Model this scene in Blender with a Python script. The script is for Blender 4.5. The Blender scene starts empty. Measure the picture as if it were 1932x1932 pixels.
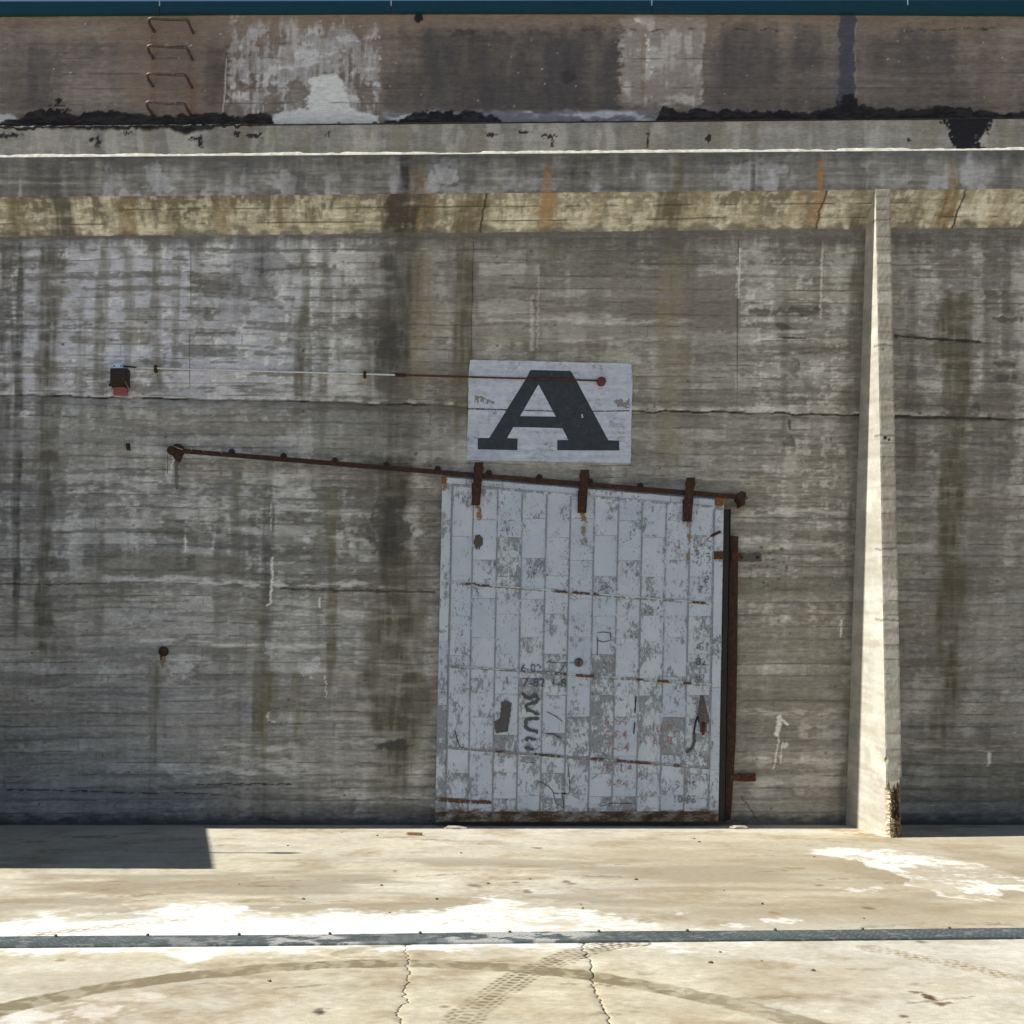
import bpy, bmesh, math, random
import numpy as np
from mathutils import Vector, Matrix

random.seed(4)
C = bpy.context.scene.collection
scene = bpy.context.scene

# ------------------------------------------------------------------ camera, sky, sun
F, VX, VY, D, H = 2227.0, 795.0, 1305.0, 13.9, 1.57      # focal (px of a 1932 px picture), wall-normal vanishing point, distance, eye height
cam_d = bpy.data.cameras.new('camera'); cam = bpy.data.objects.new('camera', cam_d); C.objects.link(cam)
cam.location = (0, -D, H); cam.rotation_euler = (math.radians(90), 0, 0)
cam_d.sensor_width = 36; cam_d.lens = 36 * F / 1932
cam_d.shift_x = (966 - VX) / 1932; cam_d.shift_y = (VY - 966) / 1932
cam_d.clip_end = 2000
scene.camera = cam

SUN = Vector((-1.0, 0.017, 1.0)).normalized()
world = bpy.data.worlds.new('World'); scene.world = world; world.use_nodes = True
nt = world.node_tree; nt.nodes.clear()
sky = nt.nodes.new('ShaderNodeTexSky'); sky.sky_type = 'NISHITA'; sky.sun_disc = False
sky.sun_elevation = math.asin(SUN.z); sky.sun_rotation = math.atan2(SUN.x, SUN.y)
sky.air_density = 1.0; sky.dust_density = 0.3; sky.ozone_density = 1.6
bg = nt.nodes.new('ShaderNodeBackground'); bg.inputs['Strength'].default_value = 0.05
wo = nt.nodes.new('ShaderNodeOutputWorld')
nt.links.new(sky.outputs[0], bg.inputs[0]); nt.links.new(bg.outputs[0], wo.inputs[0])
sun_d = bpy.data.lights.new('sun', 'SUN'); sun_d.energy = 5.0; sun_d.angle = math.radians(0.53); sun_d.color = (1.0, 0.965, 0.905)
sun = bpy.data.objects.new('sun', sun_d); C.objects.link(sun)
sun.rotation_euler = SUN.to_track_quat('Z', 'Y').to_euler(); sun.location = (-20, 2, 25)
scene.view_settings.view_transform = 'Standard'; scene.view_settings.look = 'None'
scene.view_settings.exposure = 0.55; scene.view_settings.gamma = 1.0
scene.view_settings.use_curve_mapping = False
scene.render.engine = 'CYCLES'
scene.cycles.max_bounces = 8; scene.cycles.diffuse_bounces = 5
scene.cycles.use_denoising = True

# ------------------------------------------------------------------ mapping of photo points to surfaces
def sc(Y): return F / (D + Y)                                # px per metre at depth Y
def W(px, py, Y): s = sc(Y); return ((px - VX) / s, Y, H + (VY - py) / s)
def G(px, py, z=0.0):
    s = (py - VY) / (H - z); return ((px - VX) / s, F / s - D, z)

# ------------------------------------------------------------------ small noise kit (numpy)
_rs = np.random.RandomState(11); _T = _rs.rand(256, 256)
def vn(x, y, seed=0):
    x = np.asarray(x, float) + seed * 17.31; y = np.asarray(y, float) + seed * 41.77
    xi = np.floor(x).astype(int); yi = np.floor(y).astype(int); fx = x - xi; fy = y - yi
    fx = fx * fx * (3 - 2 * fx); fy = fy * fy * (3 - 2 * fy)
    a = _T[yi & 255, xi & 255]; b = _T[yi & 255, (xi + 1) & 255]; c = _T[(yi + 1) & 255, xi & 255]; d = _T[(yi + 1) & 255, (xi + 1) & 255]
    return (a * (1 - fx) + b * fx) * (1 - fy) + (c * (1 - fx) + d * fx) * fy
def fbm(x, y, o=4, seed=0):
    s = 0; a = 1; t = 0
    for i in range(o):
        s = s + a * vn(x * 2 ** i, y * 2 ** i, seed + i * 3); t += a; a *= 0.55
    return np.clip((s / t - 0.5) * 1.7 + 0.5, 0, 1)
def rnd(i, seed=0): return _T[(np.asarray(i).astype(int) * 7 + seed * 13) & 255, (np.asarray(i).astype(int) * 31 + seed * 57 + 91) & 255]
def sm(a, b, x):
    t = np.clip((x - a) / (b - a), 0, 1); return t * t * (3 - 2 * t)
def over(Cc, col, m):
    return Cc + (np.array(col, float) - Cc) * m[..., None]
def lin(c):
    c = np.clip(np.asarray(c, float) / 255.0, 0, 1)
    return np.where(c <= 0.04045, c / 12.92, ((c + 0.055) / 1.055) ** 2.4)
def seg_dist(px, py, pts, margin=None):
    if margin is not None:
        xs_ = [p[0] for p in pts]; ys_ = [p[1] for p in pts]
        k = (px > min(xs_) - margin) & (px < max(xs_) + margin) & (py > min(ys_) - margin) & (py < max(ys_) + margin)
        B_ = np.full(px.shape, 1e9); A_ = np.zeros(px.shape); B_[k], A_[k] = seg_dist(px[k], py[k], pts); return B_, A_
    best = np.full(px.shape, 1e9); along = np.zeros(px.shape); acc = 0.0
    for (x0, y0), (x1, y1) in zip(pts[:-1], pts[1:]):
        dx, dy = x1 - x0, y1 - y0; L2 = dx * dx + dy * dy
        t = np.clip(((px - x0) * dx + (py - y0) * dy) / L2, 0, 1)
        d = np.hypot(px - x0 - t * dx, py - y0 - t * dy)
        along = np.where(d < best, acc + t * math.sqrt(L2), along); best = np.minimum(best, d); acc += math.sqrt(L2)
    return best, along
def poly_sd(px, py, pts):                                     # signed distance, negative inside
    d, _ = seg_dist(px, py, list(pts) + [pts[0]])
    ins = np.zeros(px.shape, bool); n = len(pts)
    for i in range(n):
        x0, y0 = pts[i]; x1, y1 = pts[(i + 1) % n]
        if y0 == y1: continue
        c = ((y0 > py) != (y1 > py)) & (px < (x1 - x0) * (py - y0) / (y1 - y0) + x0); ins ^= c
    return np.where(ins, -d, d)
def blotch(px, py, cx, cy, rx, ry, rough=0.5, f=6.0, seed=0):
    k = (np.abs(px - cx) < rx * 2.3) & (np.abs(py - cy) < ry * 2.3); out = np.zeros(px.shape); x = px[k]; y = py[k]
    d = np.hypot((x - cx) / rx, (y - cy) / ry) + (fbm(x / f, y / f, 3, seed) - 0.5) * rough * 2
    out[k] = sm(1.1, 0.75, d); return out

# ------------------------------------------------------------------ object helpers
def link(o, parent=None):
    C.objects.link(o)
    if parent is not None:
        o.parent = parent
        M = Matrix.Identity(4); p = parent
        while p is not None: M = Matrix.Translation(p.location) @ M; p = p.parent if p.type == 'EMPTY' else None
        o.matrix_parent_inverse = M.inverted() if parent.type == 'EMPTY' else Matrix.Identity(4)
    return o
def thing(name, loc, label, cat, group=None):
    o = bpy.data.objects.new(name, None); o.empty_display_size = 0.2; C.objects.link(o); o.location = loc
    o['label'] = label; o['category'] = cat
    if group: o['group'] = group
    return o
def tag(o, label, cat, group=None):
    o['label'] = label; o['category'] = cat
    if group: o['group'] = group
    return o
def grid(name, P, col, mat, parent=None, smooth=False):
    ny, nx = P.shape[:2]
    me = bpy.data.meshes.new(name); me.vertices.add(nx * ny); me.vertices.foreach_set('co', P.reshape(-1).astype(np.float32))
    i = np.arange((ny - 1) * (nx - 1)); r = i // (nx - 1); c = i % (nx - 1); a = r * nx + c
    q = np.stack([a, a + nx, a + nx + 1, a + 1], 1).astype(np.int32)
    me.loops.add(q.size); me.loops.foreach_set('vertex_index', q.reshape(-1))
    me.polygons.add(len(q)); me.polygons.foreach_set('loop_start', np.arange(0, q.size, 4, dtype=np.int32))
    me.update(calc_edges=True); me.validate()
    if col is not None:
        at = me.color_attributes.new('Col', 'FLOAT_COLOR', 'POINT')
        rgba = np.ones((ny * nx, 4), np.float32); rgba[:, :3] = np.clip(col.reshape(-1, 3), 0.004, 0.88)
        at.data.foreach_set('color', rgba.reshape(-1))
    if smooth: me.polygons.foreach_set('use_smooth', np.ones(len(q), bool))
    me.materials.append(mat); o = bpy.data.objects.new(name, me); link(o, parent); return o
def obj_bm(name, bm, mat, parent=None, smooth=False):
    bmesh.ops.recalc_face_normals(bm, faces=bm.faces)
    me = bpy.data.meshes.new(name); bm.to_mesh(me); bm.free()
    if smooth:
        for p in me.polygons: p.use_smooth = True
    me.materials.append(mat); o = bpy.data.objects.new(name, me); link(o, parent); return o
def add_prism(bm, pts, y0, y1):                               # pts: (px,py) on the wall, extruded from front y0 to back y1
    a = [bm.verts.new(W(x, y, y0)) for x, y in pts]
    b = [bm.verts.new((v.co.x, y1, v.co.z)) for v in a]; n = len(a)
    bm.faces.new(a); bm.faces.new(b[::-1])
    for i in range(n): bm.faces.new((a[i], b[i], b[(i + 1) % n], a[(i + 1) % n]))
def plate(name, pts, y0, y1, mat, parent=None, bevel=0.0):
    bm = bmesh.new(); add_prism(bm, pts, y0, y1)
    if bevel:
        bmesh.ops.bevel(bm, geom=[e for e in bm.edges], offset=bevel, segments=1, affect='EDGES', clamp_overlap=True)
    return obj_bm(name, bm, mat, parent)
def rect(x0, y0, x1, y1): return [(x0, y0), (x1, y0), (x1, y1), (x0, y1)]
def add_tube(bm, pts, r, n=8, cap=True):
    pts = [Vector(p) for p in pts]; rings = []
    rr = r if hasattr(r, '__len__') else [r] * len(pts); up = None
    for i, p in enumerate(pts):
        t = (pts[min(i + 1, len(pts) - 1)] - pts[max(i - 1, 0)]).normalized()
        if up is None: up = Vector((0, 0, 1)) if abs(t.z) < 0.9 else Vector((0, 1, 0))
        a = t.cross(up).normalized(); b = a.cross(t).normalized(); up = b
        rings.append([bm.verts.new(p + (a * math.cos(2 * math.pi * k / n) + b * math.sin(2 * math.pi * k / n)) * rr[i]) for k in range(n)])
    for A, B in zip(rings[:-1], rings[1:]):
        for k in range(n): bm.faces.new((A[k], A[(k + 1) % n], B[(k + 1) % n], B[k]))
    if cap: bm.faces.new(rings[0][::-1]); bm.faces.new(rings[-1])
def tube(name, pts, r, mat, parent=None, n=8):
    bm = bmesh.new(); add_tube(bm, pts, r, n); return obj_bm(name, bm, mat, parent, smooth=True)
def add_box(bm, x0, x1, y0, y1, z0, z1):
    v = [bm.verts.new((x, y, z)) for x in (x0, x1) for y in (y0, y1) for z in (z0, z1)]
    for f in ((0, 1, 3, 2), (4, 6, 7, 5), (0, 4, 5, 1), (2, 3, 7, 6), (0, 2, 6, 4), (1, 5, 7, 3)): bm.faces.new([v[i] for i in f])
def disc(name, px, py, r_px, y0, y1, mat, parent=None, n=18, dome=0.0):
    bm = bmesh.new(); c = Vector(W(px, py, y0)); r = r_px / sc(y0)
    prof = [(r, y1), (r, y0 + dome), (r * 0.82, y0 + dome * 0.3), (r * 0.4, y0)] if dome else [(r, y1), (r, y0)]
    rings = [[bm.verts.new((c.x + q * math.cos(2 * math.pi * k / n), y, c.z + q * math.sin(2 * math.pi * k / n))) for k in range(n)] for q, y in prof]
    for A, B in zip(rings[:-1], rings[1:]):
        for k in range(n): bm.faces.new((A[k], A[(k + 1) % n], B[(k + 1) % n], B[k]))
    bm.faces.new(rings[0]); bm.faces.new(rings[-1])
    return obj_bm(name, bm, mat, parent)
def stroke(name, pts, w, Y, mat, parent, jag=0.0, thick=0.0012):
    """a brush stroke of paint or a scratch: a ribbon along pts (wall px)"""
    bm = bmesh.new(); P = []
    pts = [np.array(p, float) for p in pts]
    dense = []
    for a, b in zip(pts[:-1], pts[1:]):
        k = max(2, int(np.hypot(*(b - a)) / 2.5))
        for i in range(k): dense.append(a + (b - a) * i / k)
    dense.append(pts[-1]); L = []; R = []
    for i, p in enumerate(dense):
        t = dense[min(i + 2, len(dense) - 1)] - dense[max(i - 2, 0)]; t = t / (np.hypot(*t) + 1e-6); nrm = np.array([-t[1], t[0]])
        wl = w / 2 * (1 + random.uniform(-jag, jag)); wr = w / 2 * (1 + random.uniform(-jag, jag))
        if i in (0, len(dense) - 1): wl *= 0.5; wr *= 0.5
        L.append(bm.verts.new(W(*(p + nrm * wl), Y))); R.append(bm.verts.new(W(*(p - nrm * wr), Y)))
    for i in range(len(L) - 1): bm.faces.new((L[i], L[i + 1], R[i + 1], R[i]))
    o = obj_bm(name, bm, mat, parent)
    for p in o.data.polygons:
        if p.normal.y > 0: p.flip()
    return o

# ------------------------------------------------------------------ materials
def new_mat(name):
    m = bpy.data.materials.new(name); m.use_nodes = True; t = m.node_tree
    b = t.nodes['Principled BSDF']; return m, t, b
def N(t, typ, **kw):
    n = t.nodes.new(typ)
    for k, v in kw.items():
        if k in ('operation', 'blend_type', 'data_type', 'noise_dimensions', 'attribute_name', 'feature', 'interpolation'): setattr(n, k, v)
        else: n.inputs[k].default_value = v
    return n
def L_(t, a, b): t.links.new(a, b)
def tex_noise(t, scale, detail=4, rough=0.6, stretch=(1, 1, 1), coord='Position'):
    if coord == 'Position': src = N(t, 'ShaderNodeNewGeometry').outputs['Position']
    else: src = N(t, 'ShaderNodeTexCoord').outputs[coord]
    mp = N(t, 'ShaderNodeMapping'); mp.inputs['Scale'].default_value = stretch; L_(t, src, mp.inputs['Vector'])
    n = N(t, 'ShaderNodeTexNoise', Scale=scale, Detail=detail, Roughness=rough); L_(t, mp.outputs[0], n.inputs['Vector']); return n
def ramp(t, src, stops):
    r = N(t, 'ShaderNodeValToRGB'); L_(t, src, r.inputs[0]); e = r.color_ramp.elements
    while len(e) < len(stops): e.new(0.5)
    for k, (p, c) in zip(e, stops): k.position = p; k.color = (*c, 1) if len(c) == 3 else c
    return r
def mixc(t, fac, a, b, mode='MIX'):
    m = N(t, 'ShaderNodeMix', data_type='RGBA'); m.blend_type = mode
    if hasattr(fac, 'links') or hasattr(fac, 'is_output'): L_(t, fac, m.inputs[0])
    else: m.inputs[0].default_value = fac
    for s, i in ((a, 6), (b, 7)):
        if hasattr(s, 'is_output'): L_(t, s, m.inputs[i])
        else: m.inputs[i].default_value = (*s, 1) if len(s) == 3 else s
    return m.outputs[2]
def bumpit(t, b, h, strength=0.3, dist=0.004):
    n = N(t, 'ShaderNodeBump', Strength=strength, Distance=dist); L_(t, h, n.inputs['Height']); L_(t, n.outputs[0], b.inputs['Normal'])
def mat_concrete(name, rough=0.92, bump=0.5, bdist=0.004, grain=0.16, sand=160.0, spec=0.25, lines=0.0):
    m, t, b = new_mat(name)
    at = N(t, 'ShaderNodeAttribute', attribute_name='Col')
    n1 = tex_noise(t, sand, 3, 0.7); n2 = tex_noise(t, 26, 5, 0.65, (0.55, 1, 1.4))
    g1 = ramp(t, n1.outputs['Fac'], [(0.25, (1 - grain,) * 3), (0.75, (1 + grain,) * 3)])
    g2 = ramp(t, n2.outputs['Fac'], [(0.25, (1 - grain * 0.9,) * 3), (0.75, (1 + grain * 0.9, 1 + grain * 0.88, 1 + grain * 0.85))])
    c = mixc(t, 1.0, at.outputs['Color'], g1.outputs[0], 'MULTIPLY'); c = mixc(t, 1.0, c, g2.outputs[0], 'MULTIPLY')
    if lines:
        n3 = tex_noise(t, 60, 4, 0.7, (0.06, 1, 1.6)); g3 = ramp(t, n3.outputs['Fac'], [(0.3, (1 - lines,) * 3), (0.7, (1 + lines,) * 3)])
        c = mixc(t, 1.0, c, g3.outputs[0], 'MULTIPLY')
    vo = N(t, 'ShaderNodeTexVoronoi', Scale=38.0); L_(t, N(t, 'ShaderNodeNewGeometry').outputs['Position'], vo.inputs['Vector'])
    pr = ramp(t, vo.outputs['Distance'], [(0.05, (0.55,) * 3), (0.12, (1, 1, 1))])
    c = mixc(t, 0.5, c, pr.outputs[0], 'MULTIPLY')
    L_(t, c, b.inputs['Base Color']); b.inputs['Roughness'].default_value = rough; b.inputs['Specular IOR Level'].default_value = spec
    ad = N(t, 'ShaderNodeMath', operation='ADD'); L_(t, n1.outputs['Fac'], ad.inputs[0]); L_(t, n2.outputs['Fac'], ad.inputs[1])
    bumpit(t, b, ad.outputs[0], bump, bdist); return m
def mat_mottled(name, stops, scale=30, rough=0.8, bump=0.4, stretch=(1, 1, 1), metallic=0.0, bdist=0.003, spec=0.4):
    m, t, b = new_mat(name); n = tex_noise(t, scale, 6, 0.68, stretch)
    r = ramp(t, n.outputs['Fac'], stops); L_(t, r.outputs[0], b.inputs['Base Color'])
    b.inputs['Roughness'].default_value = rough; b.inputs['Metallic'].default_value = metallic; b.inputs['Specular IOR Level'].default_value = spec
    n2 = tex_noise(t, scale * 4, 4, 0.7); bumpit(t, b, n2.outputs['Fac'], bump, bdist); return m
def mat_worn(name, rgb, lo=0.42, hi=0.5, scale=55, stretch=(1, 1, 0.5), rough=0.75):
    """flat print on the paint below it: worn through where the noise is low"""
    m, t, b = new_mat(name); n = tex_noise(t, scale, 5, 0.7, stretch); n2 = tex_noise(t, 14, 3, 0.6)
    ad = N(t, 'ShaderNodeMath', operation='ADD'); L_(t, n.outputs['Fac'], ad.inputs[0]); L_(t, n2.outputs['Fac'], ad.inputs[1])
    r = ramp(t, ad.outputs[0], [(lo, (0, 0, 0)), (hi, (1, 1, 1))])
    hv = N(t, 'ShaderNodeMath', operation='MULTIPLY'); hv.inputs[1].default_value = 0.5; L_(t, ad.outputs[0], hv.inputs[0])
    t.links.remove(r.inputs[0].links[0]); L_(t, hv.outputs[0], r.inputs[0])
    L_(t, r.outputs[0], b.inputs['Alpha'])
    v = ramp(t, n2.outputs['Fac'], [(0.3, tuple(0.8 * x for x in rgb)), (0.7, tuple(1.15 * x for x in rgb))])
    L_(t, v.outputs[0], b.inputs['Base Color']); b.inputs['Roughness'].default_value = rough; return m

M = {}
M['wall'] = mat_concrete('board_formed_concrete', grain=0.24, lines=0.10, sand=120)
M['ground'] = mat_concrete('trowelled_concrete', rough=0.85, bump=0.5, bdist=0.004, grain=0.15, sand=95)
M['fin'] = mat_concrete('buttress_concrete', bump=0.3, bdist=0.002, grain=0.08)
M['rust'] = mat_mottled('rusty_steel', [(0.3, (0.035, 0.017, 0.012)), (0.5, (0.085, 0.033, 0.018)), (0.7, (0.19, 0.075, 0.03))], 26, 0.85, 0.6)
M['rust_dark'] = mat_mottled('dark_rusty_steel', [(0.3, (0.022, 0.013, 0.011)), (0.55, (0.055, 0.025, 0.017)), (0.75, (0.13, 0.055, 0.026))], 22, 0.85, 0.6)
M['rust_orange'] = mat_mottled('orange_rust', [(0.3, (0.08, 0.03, 0.012)), (0.55, (0.27, 0.11, 0.03)), (0.75, (0.42, 0.22, 0.08))], 34, 0.9, 0.6)
M['black'] = mat_mottled('black_steel', [(0.3, (0.008, 0.008, 0.009)), (0.7, (0.022, 0.02, 0.019))], 20, 0.6, 0.3)
M['tar'] = mat_mottled('black_tar', [(0.3, (0.006, 0.006, 0.008)), (0.7, (0.02, 0.02, 0.024))], 30, 0.55, 0.8, bdist=0.006)
M['teal'] = mat_mottled('teal_painted_metal', [(0.3, (0.003, 0.045, 0.074)), (0.7, (0.005, 0.056, 0.09))], 6, 0.5, 0.05)
M['pale_joint'] = mat_mottled('pale_joint_metal', [(0.3, (0.35, 0.42, 0.45)), (0.7, (0.5, 0.58, 0.6))], 30, 0.5, 0.1)
M['zinc'] = mat_mottled('galvanised_pipe', [(0.35, (0.55, 0.57, 0.62)), (0.65, (0.72, 0.75, 0.8))], 40, 0.5, 0.2)
M['dark_box'] = mat_mottled('dark_brown_casing', [(0.3, (0.018, 0.011, 0.010)), (0.7, (0.05, 0.028, 0.022))], 40, 0.7, 0.4)
M['blue'] = mat_mottled('pale_blue_paint', [(0.3, (0.42, 0.62, 0.9)), (0.7, (0.55, 0.74, 0.95))], 30, 0.6, 0.1)
M['red'] = mat_mottled('faded_red_paint', [(0.3, (0.24, 0.05, 0.065)), (0.7, (0.42, 0.13, 0.14))], 60, 0.7, 0.2)
M['red_dark'] = mat_mottled('dull_red_enamel', [(0.3, (0.09, 0.022, 0.022)), (0.7, (0.18, 0.05, 0.045))], 60, 0.5, 0.3)
M['wire'] = mat_mottled('pale_wire', [(0.3, (0.32, 0.30, 0.26)), (0.7, (0.5, 0.48, 0.42))], 60, 0.6, 0.1)
M['hood'] = mat_mottled('grimy_iron_hood', [(0.3, (0.06, 0.052, 0.045)), (0.55, (0.15, 0.135, 0.12)), (0.75, (0.28, 0.25, 0.22))], 50, 0.85, 0.7)
M['grey_steel'] = mat_mottled('grimy_grey_steel', [(0.3, (0.07, 0.07, 0.068)), (0.7, (0.15, 0.15, 0.145))], 40, 0.8, 0.4)
M['chip'] = mat_mottled('crumbled_mortar', [(0.3, (0.42, 0.37, 0.28)), (0.7, (0.62, 0.57, 0.47))], 60, 0.95, 1.0, bdist=0.008)
M['stone'] = mat_mottled('grit_stone', [(0.3, (0.10, 0.085, 0.06)), (0.7, (0.26, 0.22, 0.16))], 60, 0.95, 0.6)
M['wood'] = mat_mottled('weathered_wood', [(0.3, (0.16, 0.095, 0.04)), (0.7, (0.36, 0.24, 0.12))], 20, 0.9, 0.6, (1, 6, 1))
M['soil'] = mat_mottled('dark_joint_dirt', [(0.3, (0.012, 0.010, 0.008)), (0.7, (0.035, 0.03, 0.022))], 30, 1.0, 0.5)
M['rung'] = mat_mottled('worn_rung_steel', [(0.3, (0.045, 0.028, 0.023)), (0.55, (0.11, 0.072, 0.058)), (0.75, (0.26, 0.19, 0.16))], 30, 0.42, 0.3)

# sign paint
def mat_sign():
    m, t, b = new_mat('white_sign_paint')
    n = tex_noise(t, 9, 6, 0.7, (1, 1, 1.6)); n2 = tex_noise(t, 38, 5, 0.7, (0.5, 1, 1)); n3 = tex_noise(t, 3.2, 5, 0.65)
    base = ramp(t, n.outputs['Fac'], [(0.28, (0.40, 0.45, 0.58)), (0.42, (0.55, 0.60, 0.74)), (0.55, (0.64, 0.69, 0.82)), (0.72, (0.72, 0.77, 0.88))])
    worn = ramp(t, n3.outputs['Fac'], [(0.50, (0, 0, 0)), (0.64, (1, 1, 1))])
    wk = N(t, 'ShaderNodeMath', operation='MULTIPLY'); L_(t, worn.outputs[0], wk.inputs[0])
    w2 = ramp(t, n2.outputs['Fac'], [(0.5, (0, 0, 0)), (0.62, (1, 1, 1))]); L_(t, w2.outputs[0], wk.inputs[1])
    c = mixc(t, wk.outputs[0], base.outputs[0], (0.27, 0.27, 0.27))
    bl = tex_noise(t, 7, 3, .6, (.12, 1, 3.2)); c = mixc(t, 1.0, c, ramp(t, bl.outputs['Fac'], [(.35, (.86, .87, .9)), (.6, (1.04, 1.04, 1.04))]).outputs[0], 'MULTIPLY')
    L_(t, c, b.inputs['Base Color']); b.inputs['Roughness'].default_value = 0.8
    bumpit(t, b, n2.outputs['Fac'], 0.4, 0.003); return m
M['sign'] = mat_sign()
def mat_letter():
    m, t, b = new_mat('black_sign_paint')
    n = tex_noise(t, 22, 6, 0.75, (1, 1, 1)); n3 = tex_noise(t, 3.0, 3, 0.6)
    r = ramp(t, n.outputs['Fac'], [(0.3, (0.024, 0.032, 0.044)), (0.58, (0.042, 0.053, 0.068)), (0.68, (0.075, 0.085, 0.1)), (0.74, (0.16, 0.17, 0.2))])
    L_(t, r.outputs[0], b.inputs['Base Color']); b.inputs['Roughness'].default_value = 0.75; bumpit(t, b, n.outputs['Fac'], 0.3, 0.003); return m
M['letter'] = mat_letter()

# tin-clad door paint: pale blue-grey, worn to dull zinc in vertical streaks, a little different on every sheet
def mat_door(name, bias=0.0, rusty_foot=True):
    m, t, b = new_mat(name)
    oi = N(t, 'ShaderNodeObjectInfo'); gen = N(t, 'ShaderNodeTexCoord')
    pos = N(t, 'ShaderNodeNewGeometry').outputs['Position']
    off = N(t, 'ShaderNodeVectorMath', operation='ADD'); L_(t, pos, off.inputs[0])
    rv = N(t, 'ShaderNodeMath', operation='MULTIPLY'); rv.inputs[1].default_value = 9.0; L_(t, oi.outputs['Random'], rv.inputs[0]); L_(t, rv.outputs[0], off.inputs[1])
    def nz(scale, st, det=6, ro=0.72):
        mp = N(t, 'ShaderNodeMapping'); mp.inputs['Scale'].default_value = st; L_(t, off.outputs[0], mp.inputs['Vector'])
        n = N(t, 'ShaderNodeTexNoise', Scale=scale, Detail=det, Roughness=ro); L_(t, mp.outputs[0], n.inputs['Vector']); return n.outputs['Fac']
    a = nz(23, (1.15, 1, 0.6)); c_ = nz(4.0, (1, 1, 0.8), 4, 0.6); f = nz(90, (1, 1, 0.7), 3); ck = nz(46, (1, 1, 0.75), 4)
    sep = N(t, 'ShaderNodeSeparateXYZ'); L_(t, gen.outputs['Generated'], sep.inputs[0])
    top = N(t, 'ShaderNodeMapRange'); L_(t, sep.outputs['Z'], top.inputs[0]); top.inputs[1].default_value = 0.55; top.inputs[2].default_value = 1.0; top.inputs[3].default_value = 0; top.inputs[4].default_value = 0.035
    def add(x, y, k=1.0):
        q = N(t, 'ShaderNodeMath', operation='MULTIPLY_ADD'); L_(t, x, q.inputs[0]); q.inputs[1].default_value = k
        if hasattr(y, 'is_output'): L_(t, y, q.inputs[2])
        else: q.inputs[2].default_value = y
        return q.outputs[0]
    r3 = N(t, 'ShaderNodeMath', operation='POWER'); L_(t, oi.outputs['Random'], r3.inputs[0]); r3.inputs[1].default_value = 2.5
    zp = N(t, 'ShaderNodeSeparateXYZ'); L_(t, pos, zp.inputs[0]); lowz = N(t, 'ShaderNodeMapRange'); L_(t, zp.outputs['Z'], lowz.inputs[0]); lowz.inputs[1].default_value = 3.2; lowz.inputs[2].default_value = 1.2; lowz.inputs[3].default_value = -.012; lowz.inputs[4].default_value = .022
    s = add(a, lowz.outputs[0], 0.6); s = add(c_, s, 0.45); s = add(r3.outputs[0], s, 0.085); s = add(top.outputs[0], s); s = add(f, s, 0.10)
    wear = ramp(t, add(s, bias), [(0.632, (0, 0, 0)), (0.69, (0.92, 0.92, 0.92))])
    tone = nz(2.2, (1, 1, 1), 4); paint = ramp(t, tone, [(0.3, (0.50, 0.565, 0.68)), (0.7, (0.62, 0.69, 0.80))])
    tint = ramp(t, oi.outputs['Random'], [(0.0, (0.93, 0.95, 0.98)), (0.5, (1.0, 1.0, 1.0)), (1.0, (1.03, 1.02, 0.99))])
    paint_c = mixc(t, 1.0, paint.outputs[0], tint.outputs[0], 'MULTIPLY')
    zinc = ramp(t, f, [(0.35, (0.19, 0.205, 0.235)), (0.65, (0.31, 0.33, 0.365))])
    col = mixc(t, wear.outputs[0], paint_c, zinc.outputs[0])
    chips = ramp(t, add(c_, add(ck, 0.0, 0.8), 0.3), [(0.64, (0, 0, 0)), (0.675, (1, 1, 1))]); col = mixc(t, chips.outputs[0], col, (0.12, 0.135, 0.16))
    if rusty_foot:
        sp = N(t, 'ShaderNodeSeparateXYZ'); L_(t, pos, sp.inputs[0])
        ft = N(t, 'ShaderNodeMapRange'); L_(t, sp.outputs['Z'], ft.inputs[0]); ft.inputs[1].default_value = 0.34; ft.inputs[2].default_value = 0.0; ft.inputs[3].default_value = -0.16; ft.inputs[4].default_value = 0.55
        lo = nz(9, (0.8, 1, 1.6), 6); q = add(lo, ft.outputs[0]); rm = ramp(t, q, [(0.60, (0, 0, 0)), (0.80, (1, 1, 1))])
        rc = ramp(t, a, [(0.35, (0.055, 0.035, 0.022)), (0.5, (0.14, 0.075, 0.035)), (0.68, (0.26, 0.17, 0.08))])
        col = mixc(t, rm.outputs[0], col, rc.outputs[0])
    L_(t, col, b.inputs['Base Color']); b.inputs['Roughness'].default_value = 0.62; b.inputs['Specular IOR Level'].default_value = 0.35
    hb = add(c_, a, 0.5); bumpit(t, b, hb, 0.35, 0.006); return m
M['door'] = mat_door('tin_sheet_paint'); M['door_seam'] = mat_door('tin_seam_paint', 0.13); M['door_strip'] = mat_door('tin_strip_paint', -0.02)
M['door_cross'] = mat_door('tin_cross_seam_paint', 0.05); M['door_border'] = mat_door('tin_border_paint', 0.03)
M['door_foot'] = mat_mottled('corroded_door_foot', [(0.3, (0.035, 0.024, 0.018)), (0.46, (0.10, 0.065, 0.042)), (0.54, (0.2, 0.17, 0.14)), (0.66, (0.36, 0.37, 0.39))], 9, 0.9, 0.7, (0.6, 1, 1.3))
M['stencil_grey'] = mat_worn('grey_stencil_print', (0.09, 0.10, 0.125), 0.42, 0.49)
M['stencil_faint'] = mat_worn('faint_stencil_print', (0.17, 0.17, 0.20), 0.47, 0.53)
M['stencil_red'] = mat_worn('red_stencil_print', (0.38, 0.19, 0.20), 0.44, 0.56)
M['smear'] = mat_worn('dark_paint_smear', (0.085, 0.09, 0.095), 0.33, 0.40, 30)
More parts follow.
